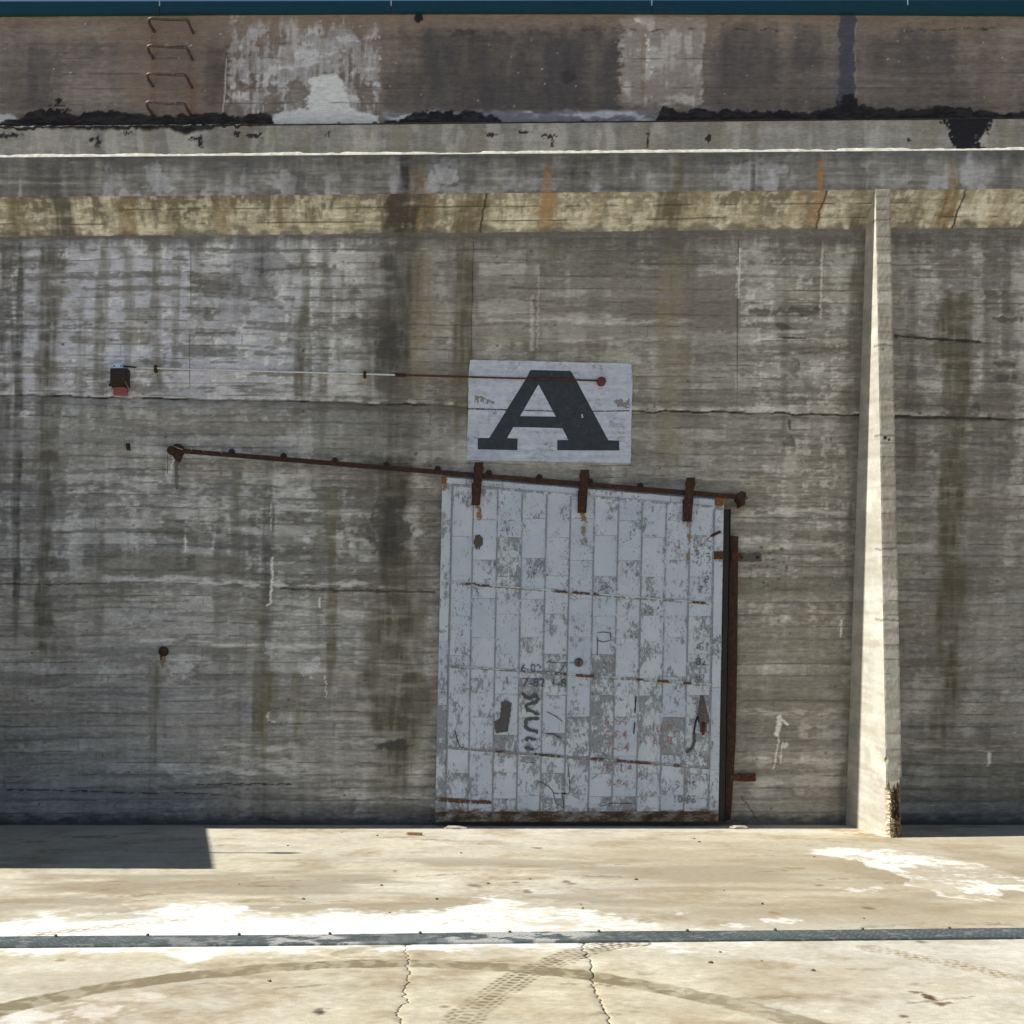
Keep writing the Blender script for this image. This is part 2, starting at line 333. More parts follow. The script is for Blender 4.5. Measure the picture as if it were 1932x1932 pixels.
M['smear_brown'] = mat_worn('brown_smear', (0.09, 0.078, 0.06), 0.30, 0.38, 30)
M['scratch'] = mat_worn('dark_scratch', (0.05, 0.05, 0.055), 0.38, 0.44, 40)
M['rust_run'] = mat_worn('rust_run', (0.30, 0.15, 0.05), 0.42, 0.54, 24, (1, 1, 0.35))
M['rust_spot'] = mat_worn('rust_spot', (0.12, 0.05, 0.022), 0.42, 0.50, 40, (0.5, 1, 1))
M['rust_faint'] = mat_worn('faint_rust_run', (0.27, 0.19, 0.09), 0.45, 0.58, 30, (1, 1, 0.3))

# ------------------------------------------------------------------ colour fields of the concrete faces (photo px coordinates)
KW = 0.415                                                     # what a white surface in the wall's open shade reads as
def alb(c, k=KW): return np.clip(lin(c) / k, 0.004, 0.86)
PX = np.concatenate([np.arange(-1500, -60, 18.0), np.arange(-60, 1992, 2.1), np.arange(1994, 3600, 18.0)])
JOINT = ([-1500, 0, 300, 560, 880, 1200, 1600, 1932, 3600], [735, 745, 752, 757, 766, 776, 782, 790, 800])

def boards(px, v, pitch=23.6, ln=620, seed=0):
    row = np.floor(v / pitch); fr = v / pitch - row
    seg = np.floor((px + rnd(row, seed + 1) * ln * 2) / ln)
    tone = rnd(row * 5 + seg * 3 + 17, seed + 2) - 0.5
    edge = np.minimum(fr, 1 - fr) * pitch
    sx = ((px + rnd(row, seed + 1) * ln * 2) / ln) % 1.0; bj = np.minimum(sx, 1 - sx) * ln
    return row, tone, edge, bj

def stains(Cc, u, py, lst, seed=20):
    for i, (x0, hw, y0, y1, col, op) in enumerate(lst):
        k = np.where(np.abs(u - x0).min(0) < hw * 2.4)[0]
        if len(k) == 0: continue
        k = slice(k[0], k[-1] + 1); U_ = u[:, k]; Y_ = py[:, k]
        w = (fbm(U_ / (hw * 1.1) + i * 3.1, Y_ / 90.0, 3, seed + i) - 0.5)
        d = np.abs(U_ - x0 + w * hw * 1.1) / hw
        e = (vn(U_ / 9.0, Y_ * 0 + i, seed + i) - 0.5) * 90
        m = sm(1.3, 0.35, d) * sm(y0 - 18, y0 + 22, Y_) * sm(y1 + 80, y1 - 60, Y_ + e)
        m = m * (0.5 + 0.75 * fbm(U_ / 7.0, Y_ / 70.0, 3, seed + i + 5)) * (0.45 + 1.0 * fbm(U_ / 50, Y_ / 11.0, 3, seed + 40))
        Cc[:, k] = over(Cc[:, k], col, np.clip(m * op, 0, 1))
    return Cc
def desat(Cc, k):
    g = Cc @ np.array([.3, .59, .11]); return g[..., None] + (Cc - g[..., None]) * k

def wall_field(px, py):
    k = 0.021 * np.exp(-((py - 860) / 430.0) ** 2) - 0.004
    v = py - (px - 966) * k + (fbm(px / 300, py / 200, 2, 3) - 0.5) * 8
    u = px + (py - 700) * 0.021
    row, tone, edge, bj = boards(px, v)
    Cc = np.ones(px.shape + (3,)) * np.array([107, 104, 96.0])
    streak = fbm(px / 150, v / 6.0, 5, 2) - 0.5; fine = fbm(px / 11, v / 3.6, 3, 5) - 0.5
    big = fbm(px / 240, py / 190, 3, 6) - 0.5; vert = fbm(u / 17, py / 260, 4, 8) - 0.5
    A = 0.50 + 0.50 * sm(900, 620, px) * sm(830, 720, py) + 0.34 * sm(840, 760, px) * sm(800, 880, py) * sm(1240, 1080, py) + 0.30 * sm(1380, 1400, px) * sm(1630, 1600, px) * sm(1350, 1100, py)
    A = A + 0.22 * sm(1690, 1740, px) * sm(1000, 800, py) + .25 * sm(300, 480, px) * sm(840, 700, px) * sm(1240, 1400, py)
    A = np.clip(A, 0, 1)
    Cc += (tone * 15 * (.5 + .5 * A) + streak * 30 * A + fine * 17 * (.5 + .5 * A) + big * 24 + vert * 20 * A)[..., None]
    hue = fbm(px / 200, v / 30, 3, 12) - 0.5
    Cc += hue[..., None] * np.array([6, 1, -8.0])
    # pale weathered skin: region strength
    R = 0.30 + 0.42 * sm(760, 500, px) * sm(800, 740, py) + 0.25 * sm(1392, 1397, u) * sm(1640, 1600, px) * sm(785, 765, py)
    R = R + 0.16 * sm(1690, 1730, px) * sm(900, 700, py) + 0.10 * sm(880, 940, py) * sm(1250, 1000, py) * sm(830, 700, px)
    R = R + 0.16 * sm(1380, 1420, px) * sm(1620, 1590, px) * sm(780, 850, py) * sm(1300, 1100, py)
    R = R + 0.12 * sm(640, 690, py) * sm(760, 740, py) * sm(900, 600, px)
    R = R - 0.16 * sm(1280, 1420, py)
    ro = rnd(row, 9) * 900.0
    colm = fbm(u / 42, py / 500, 4, 17); rowm = fbm((px + ro) / 120, row * 7.7, 4, 15); soft = fbm(px / 95, v / 20, 5, 16)
    n = 0.36 * colm + 0.30 * rowm + 0.20 * soft + 0.14 * fbm(px / 13, v / 8, 4, 19)
    m = sm(0.71 - R * 0.52, 0.82 - R * 0.52, n) * (.35 + .65 * A)
    cool = sm(900, 300, px) * sm(900, 700, py)
    pale = np.stack([143 + 5 * cool, 142 + 6 * cool, 136 + 24 * cool], -1)
    Cc = Cc + (pale - Cc) * (m * (0.42 + 0.5 * fbm(px / 26, v / 12, 4, 18)))[..., None]
    n2 = 0.34 * fbm((px + ro) / 50, v / 8, 4, 25) + 0.40 * fbm(u / 18, py / 110, 4, 27) + .26 * fbm(px / 8, v / 5, 4, 26)
    Cc = over(Cc, (170, 168, 164), sm(0.58, 0.70, n2) * 0.62 * (.25 + .75 * A) * np.clip(R * 1.7, 0, 1))
    # darker bands (wet, mossy board bands)
    n3 = fbm(px / 160, v / 11, 4, 31)
    Cc = over(Cc, (76, 73, 64), sm(0.56, 0.70, .75 * n3 + .25 * fbm(px / 10, v / 6, 3, 32)) * 0.55 * (.3 + .7 * A))
    # brown board blocks beside the sign and dark grey wash below the cornice
    for (x0, x1, y0, y1, col, op) in [(1150, 1393, 520, 600, (98, 92, 82), .65), (1180, 1393, 560, 622, (95, 88, 78), .7), (1010, 1180, 470, 520, (88, 86, 78), .5),
                                      (900, 1012, 498, 520, (146, 144, 138), .75), (900, 1000, 566, 596, (142, 140, 134), .6), (905, 1300, 610, 640, (120, 117, 106), .5),
                                      (200, 470, 1054, 1098, (88, 84, 70), .7), (330, 560, 1015, 1030, (86, 82, 72), .6), (1390, 1600, 1085, 1130, (92, 90, 76), .6),
                                      (1385, 1600, 1270, 1340, (92, 90, 80), .6), (1385, 1600, 1180, 1250, (100, 98, 86), .5), (1700, 1870, 745, 790, (84, 82, 78), .5)]:
        mm = sm(x0 - 3, x0 + 3, u) * sm(x1 + 3, x1 - 3, u) * sm(y0 - 3, y0 + 3, v + fine * 8) * sm(y1 + 3, y1 - 3, v + fine * 8)
        Cc = over(Cc, col, mm * op * (0.55 + 0.6 * fbm(px / 40, v / 5, 3, 33)))
    for (x0, x1, y, h, op) in [(905, 1300, 604, 7, .5), (1060, 1300, 640, 6, .45), (200, 720, 1100, 8, .65), (380, 820, 1107, 7, .6), (240, 560, 1213, 5, .6), (540, 740, 1160, 14, .55), (400, 700, 1215, 6, .5),
                               (390, 560, 1405, 14, .6), (430, 560, 1430, 12, .55), (280, 590, 1450, 16, .55), (60, 200, 1405, 12, .3), (760, 812, 1455, 16, .7), (600, 820, 1500, 14, .5), (1390, 1600, 1350, 8, .5), (1390, 1610, 1440, 10, .4),
                               (0, 320, 700, 24, .40), (330, 700, 735, 16, .5), (540, 880, 640, 20, .4), (1700, 1932, 1410, 10, .35), (1700, 1932, 930, 14, .3), (1400, 1600, 960, 12, .5), (1400, 1600, 1020, 12, .5),
                               (340, 520, 1000, 14, .4), (300, 700, 965, 8, .5), (480, 640, 1180, 12, .5), (50, 140, 1160, 8, .6)]:
        mm = sm(x0 - 30, x0 + 30, px) * sm(x1 + 30, x1 - 30, px) * sm(h * 0.9, h * 0.3, np.abs(v - (y - ((x0 + x1) / 2 - 966) * 0.008) + (fbm(px / 40, v / 30, 3, 37) - .5) * h * 1.4))
        Cc = over(Cc, (160, 157, 148), mm * op * sm(0.25, 0.6, fbm(px / 26, v / 4, 4, 35)))
    # vertical runs, plus corner shade beside the buttress put in as colour
    ol = (86, 74, 42); dk = (62, 60, 56); og = (86, 82, 68)
    Cc = stains(Cc, u, py, [
        (36, 10, 440, 1150, dk, .75), (92, 20, 450, 1250, (76, 72, 60), .85), (8, 12, 440, 900, dk, .5), (150, 8, 560, 800, og, .4), (190, 14, 455, 770, og, .65), (240, 9, 470, 800, og, .5),
        (293, 11, 450, 760, og, .6), (330, 8, 460, 720, og, .4), (372, 12, 450, 640, og, .45), (478, 36, 448, 560, (74, 73, 72), .75), (440, 30, 520, 590, (78, 76, 74), .6),
        (572, 13, 470, 790, og, .75), (613, 10, 470, 800, og, .55), (640, 9, 500, 700, og, .35), (690, 12, 450, 760, og, .4), (728, 22, 470, 745, (66, 64, 58), .8), (732, 17, 600, 690, (48, 47, 46), .6),
        (764, 22, 440, 700, (60, 55, 44), .8), (752, 50, 440, 900, (74, 70, 60), .6), (796, 24, 470, 720, (110, 98, 68), .7), (775, 20, 690, 790, og, .5), (876, 22, 440, 790, (82, 75, 56), .9), (846, 8, 450, 600, og, .35),
        (452, 15, 880, 1090, og, .6), (512, 9, 880, 1230, dk, .5), (500, 18, 1130, 1400, (84, 78, 52), .6), (636, 12, 920, 1290, (84, 77, 52), .7), (575, 10, 1270, 1420, (88, 80, 50), .6), (600, 9, 1000, 1160, og, .5),
        (748, 46, 860, 1080, (64, 60, 48), .85), (745, 22, 950, 1060, (44, 42, 38), .6), (756, 50, 1040, 1470, (74, 69, 52), .85), (715, 14, 1080, 1300, og, .6), (800, 14, 1050, 1350, og, .5),
        (516, 17, 1260, 1400, (88, 80, 46), .75), (1268, 24, 440, 850, (108, 100, 72), .6), (1268, 40, 440, 520, (100, 92, 66), .5), (1300, 9, 440, 620, og, .4), (1040, 14, 440, 560, og, .45),
        (1470, 12, 500, 640, og, .3), (1480, 8, 560, 830, og, .5), (1620, 22, 440, 1540, (80, 76, 60), .6), (1800, 30, 560, 1390, (76, 70, 50), .8), (1722, 12, 440, 900, dk, .4), (1900, 20, 480, 900, dk, .3), (1865, 12, 600, 1100, og, .4),
        (190, 15, 1000, 1160, og, .4), (300, 14, 1240, 1480, (84, 82, 64), .5), (307, 4, 1236, 1400, (84, 76, 56), .4), (1000, 12, 440, 600, (98, 94, 84), .4)], 50)
    # dark soot blotches
    for i, (x, y, rx, ry, op) in enumerate([(735, 650, 26, 40, .6), (735, 1000, 42, 52, .6), (745, 1405, 30, 12, .85), (1440, 588, 40, 7, .6), (1515, 587, 32, 10, .6), (1480, 616, 17, 7, .6), (1490, 805, 4, 14, .8), (1903, 603, 26, 6, .6), (1893, 687, 22, 6, .6), (1893, 712, 26, 8, .6), (1843, 768, 12, 10, .5), (520, 500, 40, 20, .3), (358, 1060, 10, 14, .35), (1490, 835, 10, 12, .5), (1500, 690, 10, 22, .4)]):
        Cc = over(Cc, (58, 57, 54), blotch(px, py, x, y, rx, ry, .45, 9, 60 + i) * op)
    # pale rings and splashes low on the wall, drips of lime and paint
    for i, (x, y, rx, ry, op) in enumerate([(76, 1262, 24, 16, .4), (198, 1265, 26, 20, .35), (342, 1265, 24, 18, .5), (585, 1258, 20, 16, .65), (507, 1225, 9, 16, .55), (225, 1448, 26, 12, .35), (370, 1243, 30, 8, .3), (320, 885, 7, 22, .5), (47, 782, 8, 5, .6), (240, 770, 9, 20, .5), (1480, 1405, 6, 6, .7)]):
        Cc = over(Cc, (158, 158, 158), blotch(px, py, x, y, rx, ry, .5, 8, 80 + i) * op * (0.5 + 0.7 * fbm(px / 9, py / 9, 3, 81)))
    for pts, w, op in [([(513, 1052), (514, 1080), (512, 1110), (510, 1138), (504, 1142)], 3.2, .95), ([(511, 950), (511, 1000)], 1.5, .5), ([(604, 1128), (603, 1146)], 2.6, .8), ([(614, 1275), (615, 1318)], 1.4, .6),
                       ([(1552, 455), (1548, 600)], 3.0, .45), ([(1396, 470), (1392, 560)], 5, .5), ([(1472, 1353), (1466, 1385)], 7, .85), ([(1472, 1353), (1486, 1368)], 4, .7), ([(1470, 1390), (1460, 1450)], 2.5, .5), ([(1476, 1400), (1472, 1440)], 2.0, .5),
                       ([(1588, 1170), (1586, 1200)], 3, .6), ([(1867, 1422), (1866, 1442)], 5, .75), ([(1016, 500), (1014, 660)], 3, .25), ([(1004, 560), (1003, 660)], 6, .3), ([(506, 1345), (506, 1360), (520, 1362)], 3, .5), ([(350, 1010), (350, 1040)], 2.5, .5), ([(327, 862), (322, 890)], 3, .5), ([(405, 1010), (402, 1035)], 2, .4)]:
        d, a = seg_dist(px + fine * 4, py, pts, 25)
        Cc = over(Cc, (196, 192, 182), sm(w * 0.9, w * 0.3, d) * op)
    # cold joint across the wall
    yj = np.interp(px, *JOINT) + (fbm(px / 30, px * 0, 3, 90) - .5) * 5
    dj = py - yj
    Cc = over(Cc, (72, 71, 66), sm(34, 2, dj) * sm(-3, 1, dj) * (0.35 + 0.5 * fbm(px / 40, py / 25, 3, 91)) * (0.35 + 0.65 * sm(1250, 900, px)))
    Cc = over(Cc, (156, 153, 146), sm(-16, -2, dj) * sm(0, -1.5, dj) * sm(0.45, 0.7, fbm(px / 22, py / 10, 3, 92)) * 0.6)
    Cc = over(Cc, (34, 33, 31), sm(2.4, 0.8, np.abs(dj)) * (0.30 + 0.65 * sm(0.35, 0.6, fbm(px / 60, px * 0, 3, 93))))
    for pts, w, op in [([(1688, 634), (1760, 640), (1850, 645)], 3.5, .8), ([(1688, 786), (1780, 788), (1870, 791)], 4, .6), ([(1470, 637), (1520, 638)], 2, .7), ([(370, 1481), (490, 1479), (550, 1480)], 1.5, .8), ([(0, 1490), (170, 1493), (300, 1497)], 1.3, .7), ([(330, 1496), (420, 1500)], 1.8, .7),
                       ([(490, 1545), (530, 1550)], 2.5, .7), ([(530, 1110), (640, 1114), (820, 1116)], 3, .6), ([(0, 1100), (90, 1103), (200, 1100)], 1.5, .6), ([(1772, 1540), (1812, 1553)], 2.0, 0), ([(1393, 455), (1391, 600), (1390, 775)], 1.2, .5), ([(1398, 1502), (1432, 1550)], 1.3, .7), ([(893, 455), (888, 680)], 1.3, .5), ([(361, 448), (357, 745)], 1.0, .4)]:
        d, a = seg_dist(px, py + fine * 3, pts, 25); Cc = over(Cc, (36, 35, 33), sm(w, w * 0.4, d) * op)
    # board lines and end joints
    ln = sm(1.7, 0.4, edge) * sm(0.35, 0.65, fbm(px / 70 + row, row * 3.3, 3, 95))
    Cc = over(Cc, (66, 64, 58), ln * 0.55); Cc = over(Cc, (70, 68, 62), sm(1.6, 0.6, bj) * 0.28)
    # splash line and dirt just above the ground; darker ragged band under the cornice
    Cc = over(Cc, (52, 54, 56), sm(1530, 1556, py + (fbm(px / 20, py / 8, 3, 97) - .5) * 16) * 0.75)
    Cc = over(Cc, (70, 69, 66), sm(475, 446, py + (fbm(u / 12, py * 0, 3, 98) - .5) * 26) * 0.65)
    # rust run under the wall bolt and rail bracket
    Cc = over(Cc, (108, 78, 44), blotch(px, py, 307, 1245, 6, 14, .3, 5, 99) * .7); Cc = over(Cc, (70, 62, 44), blotch(px, py, 333, 890, 4, 34, .3, 5, 101) * .7)
    # pinholes
    rs = np.random.RandomState(3); X1 = px[0]; Y1 = py[:, 0]
    for i in range(620):
        x, y, r = rs.uniform(-40, 1980), rs.uniform(450, 1540), rs.choice([1.2, 1.6, 2.0, 2.8], p=[.4, .3, .2, .1])
        if i < 26: x, y, r = rs.uniform(1400, 1500), rs.normal(1075, 18) + (rs.uniform(-30, 30)), rs.uniform(2.2, 4)
        ci = np.where(np.abs(X1 - x) < 8)[0]; ri = np.where(np.abs(Y1 - y) < 8)[0]
        if len(ci) == 0 or len(ri) == 0: continue
        s = np.ix_(ri, ci); d = np.hypot(X1[ci][None] - x, (Y1[ri][:, None] - y) * rs.uniform(.8, 1.5)); mm = sm(r + 1, r - 0.8, d) * rs.uniform(.3, .75)
        Cc[s] = Cc[s] + (np.array([60, 59, 56.]) - Cc[s]) * mm[..., None]
    wm = (sm(500, 950, px) * .75 + .25)[..., None]; Cc = desat(Cc, 0.56) * (np.array([.995, 1.01, 1.055]) * (1 - wm) + np.array([1.005, 1.0, .995]) * wm); g_ = Cc.mean(-1, keepdims=True); Cc = Cc + (g_ - 106) * .12  # left side cooler: lilac pigment above, blue sky light tinted in below
    disp = tone * 0.006 - 0.004 * sm(2.5, 0.5, edge) * ln + fine * 0.0025 + streak * 0.002 - 0.010 * sm(2.6, 0.8, np.abs(dj)) - 0.006 * sm(-1, 3, dj)
    return Cc, disp

# ------------------------------------------------------------------ the building
bld = thing('warehouse_building', (0, 0, 0), 'long board-formed concrete warehouse wall with jutting cornice, tarred parapet and teal roof edge', 'building')

def sheet(name, PY, Yfun, field, k, mat='wall', kind=None):
    px, py = np.meshgrid(PX, PY); Cc, disp = field(px, py); Y = Yfun(px, py); s = F / (D + Y)
    P = np.stack([(px - VX) / s, Y - disp, H + (VY - py) / s], -1)
    return grid(name, P[::-1], alb(Cc, k)[::-1], M[mat], bld)

# main wall face
PYw = np.concatenate([np.arange(418, 1556, 2.1), [1557.0, 1566.0]])
sheet('main_wall', PYw, lambda x, y: np.zeros_like(x), wall_field, KW)

lineY = lambda px, a, b: a + (b - a) * px / 1932.0            # the upper lines climb a little to the right
SOB = lambda px: lineY(px, 447, 430)                         # soffit meets wall
SOT = lambda px: lineY(px, 372, 356)                         # soffit meets fascia
FAT = lambda px: lineY(px, 297, 283)                         # fascia top
PRT = lambda px: lineY(px, 240, 223)                         # parapet top
YF = -0.25

def soffit():
    t = np.linspace(0, 1, 34); px, tt = np.meshgrid(PX, t)
    y0 = SOT(px); y1 = SOB(px); s0 = sc(YF)
    x0 = (px - VX) / s0; z0 = H + (VY - y0) / s0; z1 = H + (VY - y1) / sc(0.0)
    py = y0 + (y1 - y0) * tt
    Cc = np.ones(px.shape + (3,)) * np.array([168, 152, 116.0])
    st = fbm(px / 90, py / 5, 4, 110) - .5; fi = fbm(px / 10, py / 4, 3, 111) - .5; bg_ = fbm(px / 120, py / 60, 3, 112) - .5
    Cc += (st * 40 + fi * 24 + bg_ * 34 + (fbm(px / 14, py / 60, 3, 116) - .5) * 26)[..., None]
    Cc = over(Cc, (100, 88, 62), sm(.60, .05, tt + (fbm(px / 14, tt * 1.5, 4, 113) - .5) * .9 + (fbm(px / 5, tt * 4, 3, 109) - .5) * .35) * (.5 + .4 * sm(1000, 600, px) + .3 * sm(1250, 1350, px) * sm(1560, 1500, px)))
    Cc = over(Cc, (112, 98, 70), sm(.48, .8, .6 * fbm(px / 16, py / 45, 4, 114) + .4 * fbm(px / 30, py / 7, 4, 118)) * .65)
    Cc = over(Cc, (196, 184, 156), sm(.52, .72, .5 * fbm(px / 30, py / 8, 4, 115) + .5 * fbm(px / 8, py / 8, 3, 119)) * .55)
    rs = [(106, 24, (84, 78, 62), 1.0), (230, 18, (128, 96, 44), .6), (325, 12, (110, 90, 54), .5), (530, 16, (128, 96, 48), .6), (590, 12, (120, 98, 54), .4), (766, 46, (70, 62, 48), 1.25), (808, 18, (146, 104, 50), .7), (884, 28, (108, 88, 56), 1.1), (1034, 11, (170, 104, 42), .95), (1030, 24, (150, 112, 60), .5), (1130, 14, (150, 122, 70), .4),
          (1278, 34, (98, 84, 54), 1.15), (1330, 30, (138, 112, 60), .5), (1546, 13, (166, 104, 44), .85), (1530, 26, (140, 108, 58), .5), (1625, 18, (112, 94, 58), .7), (1793, 17, (122, 88, 42), .85), (1900, 20, (150, 124, 76), .5), (1420, 20, (150, 126, 80), .4), (660, 26, (150, 128, 84), .5), (30, 20, (110, 92, 56), .6), (420, 22, (140, 112, 64), .5)]
    Cc = stains(Cc, px + (tt - .5) * 6, py, [(a, b, 300, 520, c, o) for a, b, c, o in rs], 120)
    Cc = over(Cc, (84, 78, 66), sm(.86, 1.0, tt + (fbm(px / 20, tt * 0, 3, 117) - .5) * .3) * .6)
    for tl in (.335, .69):
        d = np.abs(tt - tl - (fbm(px / 120, tt * 0, 3, 131) - .5) * .03) * 75; Cc = over(Cc, (70, 58, 38), sm(1.9, .5, d) * sm(.3, .55, fbm(px / 50, tt * 0 + tl * 9, 3, 132)) * .75)
    for xc in (918, 1560, 1824):
        d = np.abs(px - xc + tt * 9 + (fbm(tt * 5, px * 0, 3, int(xc)) - .5) * 7); Cc = over(Cc, (48, 42, 32), sm(2.6, .8, d) * .8)
    dv = st * .004 + fi * .004; Cc = desat(Cc, .50) * np.array([.97, .985, 1.01])
    P = np.stack([x0, YF * (1 - tt) - dv * .6, z0 * (1 - tt) + z1 * tt - dv], -1)
    grid('cornice_soffit', P[::-1], alb(Cc, 0.56)[::-1], M['wall'], bld)
soffit()

def fascia_field(px, py):
    t = (py - FAT(px)) / (SOT(px) - FAT(px)); u = px + py * .02
    Cc = np.ones(px.shape + (3,)) * np.array([93, 92, 90.0])
    st = fbm(px / 110, py / 6, 4, 140) - .5; fi = fbm(px / 10, py / 5, 3, 141) - .5; vt = fbm(u / 16, py / 150, 4, 142) - .5; bg_ = fbm(px / 140, py / 70, 3, 143) - .5
    Cc += (st * 26 + fi * 12 + vt * 26 + bg_ * 24)[..., None]
    Cc = over(Cc, (134, 134, 140), sm(.60, .80, .6 * fbm(px / 60, py / 34, 4, 144) + .4 * fbm(u / 15, py / 80, 3, 145)) * (.25 + .6 * t))
    for i, (x, y, rx, ry, op) in enumerate([(300, 335, 26, 30, .7), (205, 340, 28, 24, .35), (536, 345, 34, 22, .7), (840, 328, 22, 26, .75), (860, 360, 60, 10, .5), (1395, 342, 22, 14, .4), (1420, 332, 60, 24, .5), (1470, 322, 22, 10, .6), (1830, 335, 50, 22, .4), (440, 358, 50, 8, .5), (1000, 350, 60, 10, .4)]):
        Cc = over(Cc, (142, 142, 150), blotch(px, py, x, y, rx, ry, .6, 12, 150 + i) * op * (.5 + .6 * fbm(px / 8, py / 20, 3, 151)))
    Cc = stains(Cc, u - 6, py, [(768, 14, 280, 400, (46, 45, 46), .85), (790, 14, 300, 400, (92, 74, 50), .5), (885, 16, 285, 390, (66, 64, 62), .6), (1034, 9, 300, 400, (132, 96, 60), .8), (1280, 14, 290, 400, (78, 72, 56), .6), (1548, 9, 295, 400, (128, 92, 62), .8), (1800, 12, 295, 400, (98, 82, 58), .7), (108, 14, 290, 400, (66, 66, 66), .6), (1420, 6, 290, 380, (60, 60, 62), .6), (560, 12, 290, 360, (66, 64, 66), .5), (1610, 14, 300, 400, (80, 78, 76), .4), (1900, 18, 300, 400, (76, 74, 74), .5)], 160)
    Cc = over(Cc, (60, 61, 64), sm(.42, .04, t + (fbm(u / 18, py * 0, 3, 165) - .5) * .4) * .55)
    Cc = over(Cc, (128, 127, 124), sm(2.2, .6, np.abs(py - lineY(px, 345, 330) - (fbm(px / 90, py * 0, 3, 166) - .5) * 4)) * sm(.5, .7, fbm(px / 60, py * 0, 3, 167)) * .5)
    return Cc, st * .004 + fi * .003
PF = np.linspace(0, 1, 34)
def fascia():
    px, tt = np.meshgrid(PX, PF); py = FAT(px) + (SOT(px) - FAT(px)) * tt; Cc, dv = fascia_field(px, py); s = sc(YF)
    P = np.stack([(px - VX) / s, YF - dv, H + (VY - py) / s], -1); P[-1, :, 1] = YF
    grid('cornice_fascia', P[::-1], alb(Cc)[::-1], M['wall'], bld)
fascia()
def lip():                                                    # broken, weathered top arris of the cornice: catches the sun
    rows = []; cols = []; s = sc(YF); px = PX
    w = .046 + .030 * fbm(px / 60, px * 0, 3, 170) + .012 * (fbm(px / 12, px * 0, 3, 171) - .5) - .022 * sm(.62, .8, fbm(px / 90, px * 0 + 5, 3, 172))
    w = np.clip(w, .012, .095)
    z0 = H + (VY - FAT(px)) / s
    j = (fbm(px / 9, px * 0, 3, 173) - .5) * .006
    prof = [(YF, z0), (YF + .25 * w, z0 + .38 * w), (YF + .7 * w, z0 + .78 * w), (YF + w + .004, z0 + w + j), (0.40, z0 + .07)]
    P = np.stack([np.stack([(px - VX) / s, (a + np.zeros_like(px)), b], -1) for a, b in prof], 0)
    n = fbm(px / 8, px * 0, 3, 174)
    Cc = np.stack([np.stack([.46 + .2 * n, .44 + .2 * n, .37 + .2 * n], -1)] * len(prof), 0)
    grid('cornice_top', P, Cc, M['wall'], bld)
lip()

YP, YU = 0.12, 0.25
TARPTS = [(60, 4), ]
def parapet_field(px, py):
    Cc = np.ones(px.shape + (3,)) * np.array([105, 103, 101.0]); u = px + py * .02
    st = fbm(px / 120, py / 12, 4, 180) - .5; fi = fbm(px / 9, py / 6, 3, 181) - .5; vt = fbm(u / 20, py / 150, 4, 182) - .5
    Cc += (st * 14 + fi * 10 + vt * 22)[..., None]
    Cc = over(Cc, (136, 134, 130), sm(.55, .75, fbm(u / 30, py / 90, 3, 183)) * .5); Cc = over(Cc, (94, 90, 80), sm(.6, .8, fbm(u / 26, py / 80, 3, 184)) * .5)
    for i, (x, y, rx, ry) in enumerate([(370, 262, 12, 5), (378, 270, 4, 9), (172, 262, 6, 5), (185, 268, 4, 8), (445, 254, 8, 4), (478, 256, 14, 5), (620, 253, 5, 4), (925, 254, 9, 5), (1038, 257, 12, 4), (1041, 270, 3, 8), (985, 250, 14, 3), (1223, 252, 4, 5), (1222, 268, 2, 9), (1336, 262, 4, 6), (15, 255, 20, 4), (1715, 265, 3, 4), (240, 250, 6, 4)]):
        Cc = over(Cc, (30, 29, 30), blotch(px, py, x, y, rx, ry, .9, 4, 190 + i) * .9)
    yt = 224 + 6 * 0
    Cc = over(Cc, (24, 23, 27), sm(6, -3, py - PRT(px) - (fbm(px / 26, px * 0, 3, 186) - .45) * 16 - 8 * sm(420, 380, px) * sm(300, 330, px)) * sm(-20, 0, 480 - px))
    xs = 1824 + (fbm(py / 8, px * 0, 3, 187) - .5) * 14; wd = 42 - (py - 230) * .42 + (fbm(px / 6, py / 7, 3, 188) - .5) * 26
    Cc = over(Cc, (22, 22, 28), sm(3, -3, np.abs(px - xs) - wd) * .97)
    return Cc, st * .002 + fi * .002
def sheet2(name, PYf, n, Y, field, k=KW):
    t = np.linspace(0, 1, n); px, tt = np.meshgrid(PX, t); a, b = PYf; py = a(px) + (b(px) - a(px)) * tt
    Cc, dv = field(px, py); s = sc(Y); P = np.stack([(px - VX) / s, Y - dv, H + (VY - py) / s], -1)
    return grid(name, P[::-1], alb(Cc, k)[::-1], M['wall'], bld)
sheet2('parapet_band', (PRT, lambda x: FAT(x) + 6), 30, YP, parapet_field)

